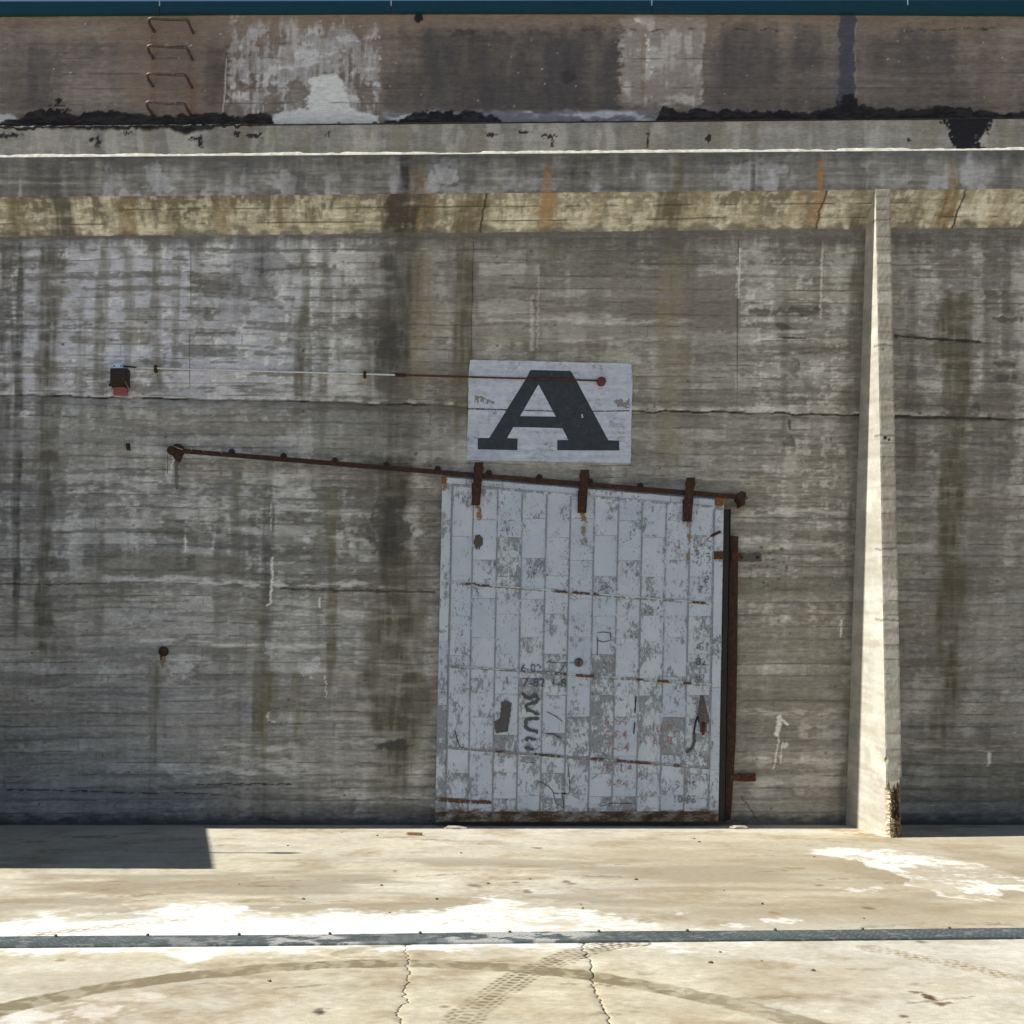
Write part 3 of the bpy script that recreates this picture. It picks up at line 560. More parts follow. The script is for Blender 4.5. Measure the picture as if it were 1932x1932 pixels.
def tar_top(px):
    base = np.interp(px, [-1500, -60, 0, 45, 60, 95, 140, 190, 215, 250, 330, 400, 505, 520, 715, 780, 830, 900, 960, 1235, 1250, 1290, 1400, 1560, 1590, 1620, 1650, 1750, 1830, 1900, 3600],
                     [216, 216, 232, 224, 212, 213, 217, 211, 212, 218, 216, 216, 218, 236, 236, 213, 212, 212, 234, 232, 206, 208, 212, 207, 200, 200, 208, 204, 202, 214, 210])
    return base
def upper_field(px, py):
    u = px + py * .02
    Cc = np.ones(px.shape + (3,)) * np.array([93, 82, 76.0])
    v = py - px * -.004; row, tone, edge, bj = boards(px, v, 27, 700, 5)
    st = fbm(px / 130, py / 7, 4, 200) - .5; fi = fbm(px / 9, py / 5, 3, 201) - .5; bg_ = fbm(px / 170, py / 90, 3, 202) - .5; vt = fbm(u / 20, py / 180, 4, 203) - .5
    Cc += (tone * 9 + st * 18 + fi * 12 + bg_ * 18 + vt * 12)[..., None]
    Cc = over(Cc, (112, 88, 72), sm(85, 35, py + (fbm(px / 40, py / 40, 3, 204) - .5) * 40) * .7)
    Cc = over(Cc, (104, 80, 66), blotch(px, py, 330, 120, 110, 120, .3, 60, 205) * .6)
    # dark mould
    for i, (x0, x1, y0, y1, op) in enumerate([(795, 1168, 62, 208, .72), (1030, 1100, 60, 200, .4), (1138, 1166, 66, 205, .6), (52, 100, 90, 200, .5), (0, 120, 80, 205, .3), (1360, 1470, 45, 160, .55), (1500, 1545, 45, 125, .5), (1340, 1590, 90, 210, .4), (1640, 1800, 60, 140, .45), (1620, 1932, 120, 210, .2), (730, 800, 130, 205, .5), (390, 430, 85, 200, .5), (170, 190, 80, 105, .4)]):
        mm = sm(x0 - 8, x0 + 6, u - 2 + fi * 18) * sm(x1 + 8, x1 - 6, u - 2 + fi * 18) * sm(y0 - 14, y0 + 16, py + (fbm(u / 14, py / 14, 4, 210 + i) - .5) * 34) * sm(y1 + 14, y1 - 10, py)
        Cc = over(Cc, (56, 54, 60), mm * op * (.45 + .8 * fbm(u / 18, py / 60, 4, 230 + i)))
    Cc = over(Cc, (40, 39, 44), blotch(px, py, 1072, 145, 16, 12, .4, 8, 245) * .6); Cc = over(Cc, (34, 33, 40), blotch(px, py, 870, 62, 24, 8, .7, 6, 246) * .4)
    # whitewash patch left of middle
    mm = sm(426, 438, px + fi * 14) * sm(718, 712, px + fi * 10) * sm(28, 70, py + (fbm(px / 16, py / 40, 4, 250) - .5) * 66 - 18 * sm(600, 640, px)) * sm(218, 196, py + (fbm(px / 5, py / 70, 3, 253) - .5) * 50)
    br = sm(.30, .52, .55 * fbm(px / 22, py / 22, 4, 251) + .45 * fbm(u / 7, py / 70, 4, 252) + .10 * sm(470, 600, px) + .16 * (fbm(px / 6, py / 6, 3, 259) - .5))
    hole = np.maximum(blotch(px, py, 560, 178, 22, 28, .4, 10, 254), blotch(px, py, 512, 190, 18, 26, .5, 10, 255)); hole = np.maximum(hole, blotch(px, py, 690, 180, 16, 30, .4, 8, 256))
    Cc = over(Cc, (138, 139, 150), mm * br * (.35 + .62 * fbm(u / 5, py / 26, 4, 258)) * (1 - hole * .9))
    Cc = over(Cc, (152, 154, 168), mm * br * sm(.5, .7, fbm(px / 30, py / 14, 4, 257)) * (1 - hole) * .7)
    pts = [(585, 150), (612, 142), (634, 138), (645, 152), (655, 178), (664, 205), (690, 213), (716, 219), (716, 236), (508, 238), (514, 216), (560, 206), (580, 205), (576, 190), (588, 176)]
    Cc = over(Cc, (156, 160, 174), sm(2, -2, poly_sd(px + fi * 10, py + fi * 8, pts)) * .96)
    # second pale patch
    mm = sm(1166, 1178, px + fi * 16) * sm(1328, 1322, px + fi * 8 - 6 * sm(120, 60, py)) * sm(24, 40, py) * sm(206, 188, py + fi * 18)
    Cc = over(Cc, (122, 114, 112), mm * .65)
    Cc = over(Cc, (148, 142, 144), mm * sm(.45, .68, .6 * fbm(px / 40, py / 28, 4, 260) + .4 * fbm(u / 10, py / 60, 3, 261)) * .7)
    Cc = over(Cc, (176, 172, 172), sm(7, 1, seg_dist(px + fi * 10, py, [(1200, 38), (1214, 48), (1222, 80), (1226, 140)])[0]) * sm(.42, .6, fbm(px / 7, py / 9, 3, 262)) * .75)
    # bluish tar brush stripe
    d = np.abs(px - 1598 - (fbm(py / 24, px * 0, 3, 263) - .5) * 12) - (15 + (fbm(py / 14, px * 0 + 4, 3, 264) - .5) * 6)
    Cc = over(Cc, (52, 54, 76), sm(1.8, -1.8, d) * (.90 + fi * .2)); Cc = over(Cc, (120, 116, 118), sm(1.6, .4, np.abs(px - 1615 - (fbm(py / 24, px * 0, 3, 263) - .5) * 12)) * sm(.4, .6, fbm(py / 20, px / 50, 2, 265)) * .5)
    Cc = over(Cc, (26, 26, 34), blotch(px, py, 790, 34, 9, 10, .5, 6, 266)); Cc = over(Cc, (26, 26, 34), blotch(px, py, 1600, 196, 19, 20, .3, 6, 267))
    # rust runs under the rungs and roof edge
    Cc = stains(Cc, px, py, [(290, 7, 60, 215, (104, 68, 48), .7), (363, 6, 150, 212, (112, 66, 38), .9), (363, 6, 62, 130, (98, 68, 54), .6), (1213, 5, 60, 150, (104, 78, 60), .6), (735, 14, 26, 70, (116, 90, 66), .5), (1880, 30, 120, 210, (112, 88, 72), .5)], 270)
    for y in (110, 139, 166, 195):
        Cc = over(Cc, (60, 54, 52), sm(1.6, .4, np.abs(py - y - (fbm(px / 90, py * 0, 3, 280 + y) - .5) * 4)) * sm(.45, .65, fbm(px / 80, px * 0 + y, 3, 281)) * .6)
    d, _ = seg_dist(px, py + fi * 6, [(1100, 56), (1180, 55), (1240, 58), (1300, 54), (1440, 56), (1600, 62), (1900, 52)]); Cc = over(Cc, (50, 42, 38), sm(2, .5, d) * sm(.4, .6, fbm(px / 30, px * 0, 3, 282)) * .7)
    d, _ = seg_dist(px, py, [(427, 112), (424, 180), (417, 235)]); Cc = over(Cc, (168, 160, 158), sm(1.8, .5, d) * .65)
    # pale wash then tar along the foot
    mm = sm(716, 740, px) * sm(1260, 1200, px) * sm(206, 214, py + (fbm(px / 30, px * 0, 3, 283) - .5) * 12 + 3 * 0)
    Cc = over(Cc, (92, 96, 116), mm * .9); Cc = over(Cc, (148, 154, 170), mm * sm(.48, .62, .5 * fbm(px / 22, py / 8, 4, 284) + .5 * fbm(px / 60, py / 30, 3, 285)) * .8)
    Cc = over(Cc, (152, 156, 168), sm(2, -2, poly_sd(px + fi * 12, py + fi * 6, [(-60, 214), (20, 216), (34, 222), (34, 236), (-60, 240)])) * .8)
    tt = tar_top(px) + (fbm(px / 13, py / 10, 4, 286) - .5) * 9 + (fbm(px / 30, px * 0, 3, 287) - .5) * 9
    tm = sm(-1.5, 1.5, py - tt); Cc = over(Cc, (26, 25, 31), tm * (.80 + .19 * sm(.35, .5, fbm(px / 22, py / 4, 4, 289)) + .0))
    Cc = over(Cc, (40, 38, 40), tm * sm(.62, .75, fbm(px / 20, py / 3, 3, 288)) * .8)
    for i, (x, y, rx, ry) in enumerate([(110, 190, 5, 4), (106, 199, 14, 1.5), (100, 211, 26, 6), (815, 215, 14, 6), (845, 216, 12, 8)]): Cc = over(Cc, (26, 25, 31), blotch(px, py, x, y, rx, ry, .8, 5, 290 + i))
    rs = np.random.RandomState(8); X1 = px[0]
    for i in range(150):
        x, y = rs.uniform(0, 1932), rs.uniform(40, 200); ci = np.where(np.abs(X1 - x) < 5)[0]
        if len(ci) == 0: continue
        sl = px[:, ci]; d = np.hypot(sl - x, py[:, ci] - y); mmm = sm(2.2, .6, d) * rs.uniform(.3, .7); cc = 190. if rs.rand() < .35 else 50.
        Cc[:, ci] = Cc[:, ci] + (cc - Cc[:, ci]) * mmm[..., None]
    return desat(Cc, .52), st * .003 + fi * .003 + .008 * tm
sheet2('upper_wall', (lambda x: 14 + 0 * x, lambda x: PRT(x) + 4), 96, YU, upper_field)
# lumpy tarred seam on top of the parapet
def tar_seam():
    xs = np.concatenate([np.arange(-1500, -60, 30), np.arange(-60, 1992, 3.0), np.arange(1994, 3600, 30)]); s = sc(YP)
    wgt = 0.35 + 0.65 * (1 - sm(480, 520, xs) * sm(1260, 1220, xs))
    hgt = (.018 + .05 * wgt * fbm(xs / 20, xs * 0, 4, 300)); out = .006 + .022 * wgt * fbm(xs / 14, xs * 0 + 3, 3, 301)
    z = H + (VY - PRT(xs)) / s; drop = .010 + .035 * wgt * sm(.45, .8, fbm(xs / 12, xs * 0 + 8, 3, 302)) * sm(520, 440, xs)
    X = (xs - VX) / s
    prof = [(YP - .002, z - drop), (YP - out, z - drop * .6), (YP - out * 1.1, z + .004), (YP + .02, z + .014), (YU + .002, z + .02)]
    P = np.stack([np.stack([X, a + np.zeros_like(X), b + np.zeros_like(X)], -1) for a, b in prof], 0)
    grid('tar_seam', P, None, M['tar'], bld, smooth=True)
tar_seam()
# roof edge: teal sheet-metal lengths
edges = [-1640, -1150, -670, -190, 301, 738, 1230, 1713, 2200, 2690, 3180, 3660]
for a, b in zip(edges[:-1], edges[1:]):
    bm = bmesh.new(); g = 0.4
    yt = lambda x: 2.6 - 2.9 * x / 1932; yb = lambda x: 26 - 4.5 * math.sin(math.pi * min(max(x / 1932, 0), 1)) - 1.0 * x / 1932
    pts = [(a + g, yt(a)), (b - g, yt(b))] + [(b - g + (a + 2 * g - b) * k / 6, yb(b + (a - b) * k / 6)) for k in range(7)]
    add_prism(bm, pts, .18, .42); fp = obj_bm('roof_fascia', bm, M['teal'], bld)
    xr = b
    plate('joint_strip', [(xr - 1.0, yt(xr) - .5), (xr + 1.0, yt(xr) - .5), (xr + .8, yt(xr) + 9), (xr - .8, yt(xr) + 9)], .176, .19, M['pale_joint'], fp)
bm = bmesh.new(); add_box(bm, -14.5, 18.0, .43, 9.0, -.3, 9.70); obj_bm('unseen_core', bm, M['grey_steel'], bld)  # unseen solid core added behind the faces to block sunlight

# ------------------------------------------------------------------ concrete buttress
def buttress():
    t = thing('concrete_buttress', (5.1, -.7, 0), 'tall thin tapering concrete buttress, sunlit on one side, its foot broken to the rebar', 'buttress')
    ztop = H + (VY - 357) / sc(YF)
    nz = 420; Z = np.concatenate([np.linspace(-.02, .75, 150), np.linspace(.755, ztop, nz)])
    npf = 60; nsd = 110
    # perimeter: left face back->front, front face left->right, right face front->back
    U = np.concatenate([np.linspace(0, 1, nsd), np.linspace(1, 2, npf)[1:], np.linspace(2, 3, 40)[1:]])
    uu, zz = np.meshgrid(U, Z); f = zz / ztop
    pd = 1.225 + (.262 - 1.225) * f; xl = 5.0 + .245 * f; th = .172 + 0 * f
    l = np.clip(uu, 0, 1); fr = np.clip(uu - 1, 0, 1); r = np.clip(uu - 2, 0, 1)
    dep = np.where(uu <= 1, l, np.where(uu <= 2, 1, 1 - r))
    X = xl + th * np.where(uu <= 1, 0, np.where(uu <= 2, fr, 1)); Y = -pd * dep + .02 * (1 - dep)
    s = F / (D + Y); px = VX + X * s; py = VY - (zz - H) * s
    # image-like coords for pattern
    a = np.where(uu <= 1, l * pd * 160, np.where(uu <= 2, 400 + fr * 40, 700 + r * 200)); b = 1556 - zz * 160
    bt = np.where(uu <= 1, b + (1 - l) * 14, b)
    row, tone, edge, bj = boards(a, bt, 26, 900, 7)
    st = fbm(a / 90, bt / 6, 4, 320) - .5; fi = fbm(a / 8, bt / 5, 3, 321) - .5; bg_ = fbm(a / 60, bt / 60, 3, 322) - .5
    base = np.ones(px.shape + (3,)) * np.array([164, 160, 148.0])
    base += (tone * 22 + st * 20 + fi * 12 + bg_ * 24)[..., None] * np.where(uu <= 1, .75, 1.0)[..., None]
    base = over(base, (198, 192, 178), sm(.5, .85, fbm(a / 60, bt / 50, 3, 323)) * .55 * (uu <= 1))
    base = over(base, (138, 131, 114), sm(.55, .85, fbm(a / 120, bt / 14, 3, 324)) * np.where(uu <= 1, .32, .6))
    base = over(base, (92, 88, 78), (uu > 1) * sm(1.8, .5, edge) * sm(.45, .65, fbm(row * 3.1, a / 60, 3, 325)) * .6)
    for zc in (7.0, 4.45, 3.15, 2.36, 5.5):                    # pour joints and form lines
        zl = zc + (fbm(a / 20, a * 0, 2, int(zc * 10)) - .5) * .02 + (uu <= 1) * (1 - l) * .07
        base = over(base, (70, 66, 58), sm(.016, .004, np.abs(zz - zl)) * .55 * (uu > .75))
    frn = (uu > 1) & (uu < 2)
    for (zc, q, rr) in ((5.45, .3, .016), (4.42, .35, .03), (4.40, .6, .02)):
        base = over(base, (50, 48, 44), sm(rr, rr * .5, np.hypot((fr - q) * .19, zz - zc)) * frn)
    # spalled foot
    edge_z = .55 + (fbm(uu * 9, uu * 0, 3, 330) - .5) * .10 + .05 * sm(.6, 1, fr)
    near = sm(.94, 1.0, l) * (uu <= 1) + (uu > 1) * (uu < 2) + sm(.06, .0, r) * (uu >= 2)
    sp = sm(.02, -.02, zz - edge_z) * np.clip(near, 0, 1)
    rough = fbm(uu * 60, zz * 26, 4, 331) - .5; rough2 = fbm(uu * 140, zz * 60, 3, 332) - .5
    rec = sp * np.where(uu <= 1, .015 + .02 * rough2, .035 + .05 * rough + .04 * rough2 + .02 * fr)
    Y = Y + rec; X = X + sp * (uu <= 1.1) * (.010 + .03 * (rough + rough2 * .6)) - sp * (uu > 1.9) * (.006 + .02 * rough)
    cut = sp * .062 * np.clip((l - .93) / .07, 0, 1) * (1 + .7 * rough + .8 * rough2); X = np.where(uu <= 1, X + cut, np.where(uu < 2, np.maximum(X, xl + sp * (.062 * (1 + .7 * rough + .8 * rough2))), X))
    base = over(base, (158, 138, 108), sp * .85); base = over(base, (216, 204, 178), sp * sm(.62, .25, fr + (uu <= 1) * 0) * .8); base = over(base, (206, 190, 160), sp * sm(.55, .65, rough2 + .5) * .7); base = over(base, (96, 74, 50), sp * sm(.52, .7, rough + .5) * (uu > 1.2) * .7)  # broken concrete; its left part is lightened, sunlight put into the colour
    chipc = sm(.035, .012, np.hypot(np.where(uu <= 1, (1 - l) * pd, (uu - 1) * th), zz - .83)); Y = Y + chipc * .025; base = over(base, (110, 96, 74), chipc * .8)
    # worn arris
    arr = sm(.02, 0, np.minimum(np.abs(uu - 1) * np.where(uu <= 1, pd, th), np.abs(uu - 2) * th)); Y = Y + arr * (1 - sp) * .006 * (fbm(zz * 30, uu * 2, 3, 333) - .15)
    Y = Y - fi * .002 * frn
    P = np.stack([X, Y, zz], -1)
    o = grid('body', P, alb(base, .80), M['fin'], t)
    cap = P[-1]; bm = bmesh.new(); vs = [bm.verts.new(p) for p in (cap[0], cap[nsd - 1], cap[nsd + npf - 2], cap[-1])]; bm.faces.new(vs); obj_bm('top_cap', bm, M['grey_steel'], t)
    for x, y, h, lean in ((.075, -1.165, .46, .010), (.09, -1.155, .40, -.004), (.128, -1.15, .52, .0), (.142, -1.145, .38, .004)):
        n = 14; pts = [(5.0 + x + lean * k / n + .004 * math.sin(k * 1.7), y - .012 * math.sin(k * .9), h * k / n) for k in range(n + 1)]
        tube('rebar', pts, [.009 + .004 * ((k % 2)) + random.uniform(-.001, .003) for k in range(n + 1)], M['rust_dark'], t, 8)
buttress()

# ------------------------------------------------------------------ ground
KG = 1.42
bigm = mat_mottled('yard_concrete', [(0.3, (0.40, 0.36, 0.27)), (0.7, (0.48, 0.43, 0.33))], 1.2, .9, .3)
bm = bmesh.new(); R_ = 600
vs = [bm.verts.new(p) for p in ((-R_, -R_, -.03), (R_, -R_, -.03), (R_, R_, -.03), (-R_, R_, -.03))]; bm.faces.new(vs)
g0 = obj_bm('ground', bm, M['soil'], None); g0['kind'] = 'structure'
def ring_slab():                                              # yard beyond the detailed apron
    bm = bmesh.new()
    def q(x0, x1, y0, y1):
        bm.faces.new([bm.verts.new(p) for p in ((x0, y0, -.004), (x1, y0, -.004), (x1, y1, -.004), (x0, y1, -.004))])
    q(-200, 200, -220, -10.2); q(-200, -8.5, -10.2, .02); q(11.5, 200, -10.2, .02)
    o = obj_bm('yard', bm, bigm); o['kind'] = 'structure'
ring_slab()
def ground_field(X, Y):
    s = F / (D + Y); px = VX + X * s; py = VY + H * s
    Cc = np.ones(X.shape + (3,)) * np.array([214, 206, 184.0])
    big = fbm(X / .9, Y / .8, 4, 400) - .5; med = fbm(X / .25, Y / .3, 4, 401) - .5; fi = fbm(X / .03, Y / .03, 3, 402) - .5; tr = fbm(X / 1.6, Y / .16, 4, 403) - .5
    Cc += (big * 16 + med * 12 + fi * 17 + tr * 13 + (fbm(X / .075, Y / .09, 3, 408) - .5) * 15)[..., None]
    Cc += (fbm(X / 1.4, Y / 1.1, 3, 404) - .5)[..., None] * np.array([2, -2, -16.0])
    # grey-brown dirty film across the middle of the apron
    fm = sm(-2.3, -3.2, Y) * sm(-6.4, -5.0, Y); Cc = over(Cc, (170, 160, 138), fm * sm(.40, .75, fbm(X / 1.5, Y / .5, 4, 405)) * .85)
    Cc = over(Cc, (192, 180, 152), sm(-6.5, -7.2, Y) * sm(.5, .75, fbm(X / 1.0, Y / .7, 4, 406)) * .5)
    Cc = over(Cc, (232, 224, 204), sm(-1.8, -.3, Y) * .45)
    Cc = over(Cc, (160, 140, 108), sm(.5, .95, fbm(X / .5, Y / .35, 5, 407)) * .5 * (.4 + fbm(X / .06, Y / .07, 3, 410)))
    Cc = over(Cc, (178, 164, 136), sm(1.2, 2.2, X) * sm(-.6, -1.8, Y) * sm(-6.4, -5.6, Y) * (.25 + .4 * fbm(X / 1.2, Y / .4, 4, 409)))
    # scuffs
    rs = np.random.RandomState(21)
    for i in range(70):
        y = rs.uniform(1572, 1925); x = rs.uniform(0, 1932); gx, gy, _ = G(x, y); L = rs.uniform(.05, .22); a = rs.uniform(-.4, .4)
        dx = (X - gx) * math.cos(a) + (Y - gy) * math.sin(a); dy = -(X - gx) * math.sin(a) + (Y - gy) * math.cos(a)
        wdt = rs.uniform(.015, .05); op = rs.uniform(.15, .5); cl = (118, 104, 80) if rs.rand() < .8 else (226, 220, 206); k = (np.abs(X - gx) < L * 1.8) & (np.abs(Y - gy) < .2)
        if not k.any(): continue
        m = sm(1.2, .3, np.hypot(dx[k] / L, dy[k] / wdt) + (fbm(X[k] / .04, Y[k] / .04, 3, 420 + i) - .5) * 2.2); Cc[k] = over(Cc[k], cl, m * op)
    def B(x, y, rx, ry, col, op, rough=.6, seed=0):
        nonlocal Cc
        gx, gy, _ = G(x, y); sx = (y - VY) / H; d = np.hypot((X - gx) * sx / rx, (Y - gy) / (ry / (sx * sx * H / F))); k = d < 2.4
        if not k.any(): return
        Cc[k] = over(Cc[k], col, sm(1.15, .45, d[k] + (fbm(X[k] / .05, Y[k] / .07, 4, 440 + seed) - .5) * rough * 2) * op)
    # white cement wash along the plate, upper side (photo px polygons)
    jx = (fbm(X / .22, Y / .35, 4, 460) - .5) * 120; jy = (fbm(X / .3, Y / .3, 5, 461) - .5) * 30
    P1 = [(-400, 1745), (0, 1738), (70, 1728), (185, 1720), (285, 1713), (400, 1711), (446, 1711), (460, 1722), (640, 1722), (735, 1721), (780, 1716), (840, 1712), (880, 1700), (940, 1695), (1110, 1703), (1165, 1727), (1230, 1741), (1330, 1752), (1420, 1760), (1420, 1790), (-400, 1800)]
    sd = poly_sd(px + jx * .5, py + jy * .6, P1); m = sm(6, -6, sd + (fbm(X / .05, Y / .06, 3, 467) - .5) * 12)
    dens = .30 + .70 * sm(.22, .5, fbm(X / .5, Y / .25, 4, 462) + .25 * sm(-3, -16, sd) + .25 * sm(900, 700, px) * sm(200, 420, px))
    Cc = over(Cc, (255, 254, 248), m * np.clip(dens, 0, 1) * (.55 + .45 * sm(.3, .55, fbm(X / .06, Y / .05, 4, 469) + .22 * sm(-4, -14, sd))) * .97)
    Cc = over(Cc, (218, 206, 178), m * sm(900, 1000, px) * sm(.5, .62, fbm(X / .08, Y / .05, 3, 463)) * .6)
    P2 = [(365, 1818), (420, 1806), (450, 1796), (640, 1790), (790, 1782), (790, 1776), (380, 1784), (300, 1796), (330, 1806)]
    Cc = over(Cc, (255, 252, 244), sm(5, -5, poly_sd(px + jx * .4, py + jy * .5, P2)) * (.35 + .6 * sm(.4, .6, fbm(X / .2, Y / .2, 4, 464))))
    # pale spill by the buttress
    z = lambda x, y: (1284.8 + x * .335, 1538.9 + y * .335)
    P3 = [z(*q) for q in ((730, 205), (900, 175), (1040, 178), (1200, 190), (1400, 228), (1650, 268), (1930, 350), (2100, 390), (2100, 430), (1800, 420), (1840, 490), (1640, 475), (1500, 452), (1280, 392), (1270, 345), (1150, 320), (1000, 275), (975, 245))]
    sd = poly_sd(px + jx * .25, py + jy * .25, P3); Cc = over(Cc, (255, 251, 240), sm(2.5, -3, sd) * (.25 + .75 * sm(.36, .60, .6 * fbm(X / .22, Y / .22, 5, 465) + .25 * fbm(X / .03, Y / .05, 3, 468) + .3 * sm(.6, .1, (px - 1500) / 500))) * .95)
    Cc = over(Cc, (255, 251, 240), sm(2.2, .8, np.abs(sd - .5)) * sm(.45, .6, fbm(X / .3, Y / .3, 3, 466)) * .6)
    for i, (x, y, rx, ry, op) in enumerate([(1610, 1679, 34, 4, .7), (1655, 1677, 16, 4, .6), (1470, 1737, 36, 6, .85), (1390, 1746, 22, 4, .7), (1482, 1691, 8, 2, .4), (1280, 1722, 14, 3, .6), (170, 1908, 60, 14, .5), (60, 1918, 70, 14, .6), (280, 1880, 46, 8, .4)]): B(x, y, rx, ry, (252, 247, 238), op, .8, i)
    # oil and rust spots
    for i, (x, y, rx, ry, col, op) in enumerate([(1752, 1882, 15, 6, (92, 66, 40), .95), (1728, 1872, 12, 3, (110, 84, 56), .7), (1778, 1894, 18, 4, (108, 82, 54), .85), (1708, 1918, 14, 3.5, (110, 86, 60), .8), (1715, 1929, 8, 2, (110, 86, 60), .6), (605, 1909, 17, 6, (120, 110, 92), .8), (603, 1910, 9, 3, (70, 62, 50), .7), (112, 1812, 12, 3, (158, 136, 100), .7), (1738, 1777, 12, 3, (110, 104, 70), .8), (1640, 1713, 14, 3, (120, 106, 84), .7), (1545, 1670, 12, 2, (140, 112, 78), .7), (1462, 1722, 8, 2.5, (150, 120, 84), .6),
                                                 (893, 1671, 14, 2.5, (130, 118, 96), .8), (995, 1682, 10, 3, (130, 118, 100), .8), (1072, 1665, 12, 4, (132, 120, 104), .8), (974, 1665, 6, 2, (120, 110, 92), .7), (840, 1900, 12, 2.5, (140, 124, 98), .7), (175, 1579, 50, 3, (120, 108, 90), .4), (1470, 1907, 26, 8, (188, 182, 176), .7), (1015, 1600, 13, 2, (120, 108, 84), .6), (905, 1592, 8, 1.5, (120, 108, 84), .6), (746, 1643, 4, 3, (168, 130, 84), .7), (1000, 1778, 8, 2.5, (120, 110, 92), .7), (888, 1780, 8, 2, (120, 110, 92), .6), (1150, 1690, 30, 3, (170, 152, 120), .5), (1640, 1574, 40, 3, (170, 124, 80), .6), (1600, 1567, 40, 3, (178, 138, 92), .5), (1560, 1564, 30, 2, (178, 130, 80), .4)]): B(x, y, rx, ry, col, op, .6, 30 + i)
    # tyre tracks, on the ground plan
    def track(pts, w, col, op, tread, seed):
        nonlocal Cc
        gp = [G(*p)[:2] for p in pts]; d, al = seg_dist(X, Y, gp)
        # sign across
        tx = np.zeros_like(X); m = sm(w * .56, w * .42, d + (fbm(X / .06, Y / .06, 3, seed) - .5) * .03)
        if tread:
            p = tread; rows = d / w * 2; q = ((al / p + np.where(rows > .36, .5, 0) + np.where(rows > .72, .5, 0)) % 1.0)
            gap = (np.abs(rows - .36) < .07) | (np.abs(rows - .74) < .06)
            m = m * np.where(q < .58, 1.0, .18) * np.where(gap, .25, 1.0)
        m = m * (.55 + .8 * fbm(X / .5, Y / .5, 3, seed + 1)) * (.5 + .65 * sm(.25, .6, fbm(X / .07, Y / .09, 4, seed + 2))); Cc = over(Cc, col, np.clip(m * op, 0, 1))
    track([(-80, 1935), (0, 1905), (80, 1887), (167, 1869), (335, 1844), (502, 1827), (646, 1818.6), (770, 1817), (907, 1822), (1008, 1830), (1108, 1840), (1242, 1864), (1385, 1894), (1486, 1921), (1560, 1945)], .20, (142, 130, 102), .9, 0, 480)
    track([(700, 2040), (857, 1941), (894, 1904), (941, 1870.5), (991, 1837), (1041, 1817), (1091, 1797), (1142, 1785), (1200, 1779)], .19, (130, 118, 94), .95, .062, 484)
    track([(1640, 1788), (1720, 1805), (1787, 1815), (1854, 1833), (1932, 1846), (2050, 1870)], .16, (150, 128, 92), .6, .06, 488)
    track([(40, 1768), (75, 1763), (167, 1753), (235, 1745), (285, 1740), (338, 1736)], .14, (176, 164, 138), .75, .10, 492)
    track([(0, 1700), (150, 1690), (330, 1667), (500, 1656)], .16, (168, 152, 122), .5, 0, 496)
    track([(640, 1800), (700, 1785), (760, 1782)], .12, (160, 146, 116), .5, 0, 497)
    return Cc, fi * .002 + med * .003
def apron():
    xs = np.concatenate([np.arange(-8.5, -5.1, .08), np.arange(-5.1, 7.2, .0135), np.arange(7.2, 11.5, .08)])
    ys = []; y = .02
    while y > -7.2:
        ys.append(y); y -= max(.012, .42 * (D + y) ** 2 / (F * H) * 1.9)
    Y = np.array(ys); X, Yg = np.meshgrid(xs, Y)
    # stop under the steel plate line (front edge of far slab)
    pm = PLm(xs); T = (Yg - .02) / (Y[-1] - .02); Yg = .02 + T * (pm[None, :] - .02)
    Cc, dz = ground_field(X, Yg); P = np.stack([X, Yg, dz * .5], -1); o = grid('concrete_apron', P[::-1], np.clip(lin(Cc) / KG, .02, .8)[::-1], M['ground']); o['kind'] = 'structure'
def PLm(x):                                                   # centre line of the cover plate (Y) as function of X
    return -6.545 + (x + 2.63) * .0425
crack1 = [(768, 1779), (770, 1803), (773, 1817), (768, 1840), (766, 1860), (767, 1874), (751, 1896), (751, 1904), (761, 1917), (750, 1931), (756, 1950), (740, 1985), (748, 2060)]
crack2 = [(1095, 1775), (1096, 1783), (1106, 1797), (1106, 1812), (1111, 1834), (1115, 1857), (1125, 1874), (1135, 1894), (1141, 1907), (1153, 1931), (1158, 1952), (1175, 1990), (1180, 2060)]
def crack_fn(pts, seed, w0):
    g = sorted([G(*p)[:2] for p in pts], key=lambda q: q[1]); gy = [q[1] for q in g]; gx = [q[0] for q in g]
    def f(Y):
        c = np.interp(Y, gy, gx) + (vn(Y / .045, Y * 0, seed) - .5) * .035 + (vn(Y / .016, Y * 0, seed + 1) - .5) * .016
        w = w0 * (.35 + 1.1 * vn(Y / .07, Y * 0 + 3, seed)); return c, w
    return f
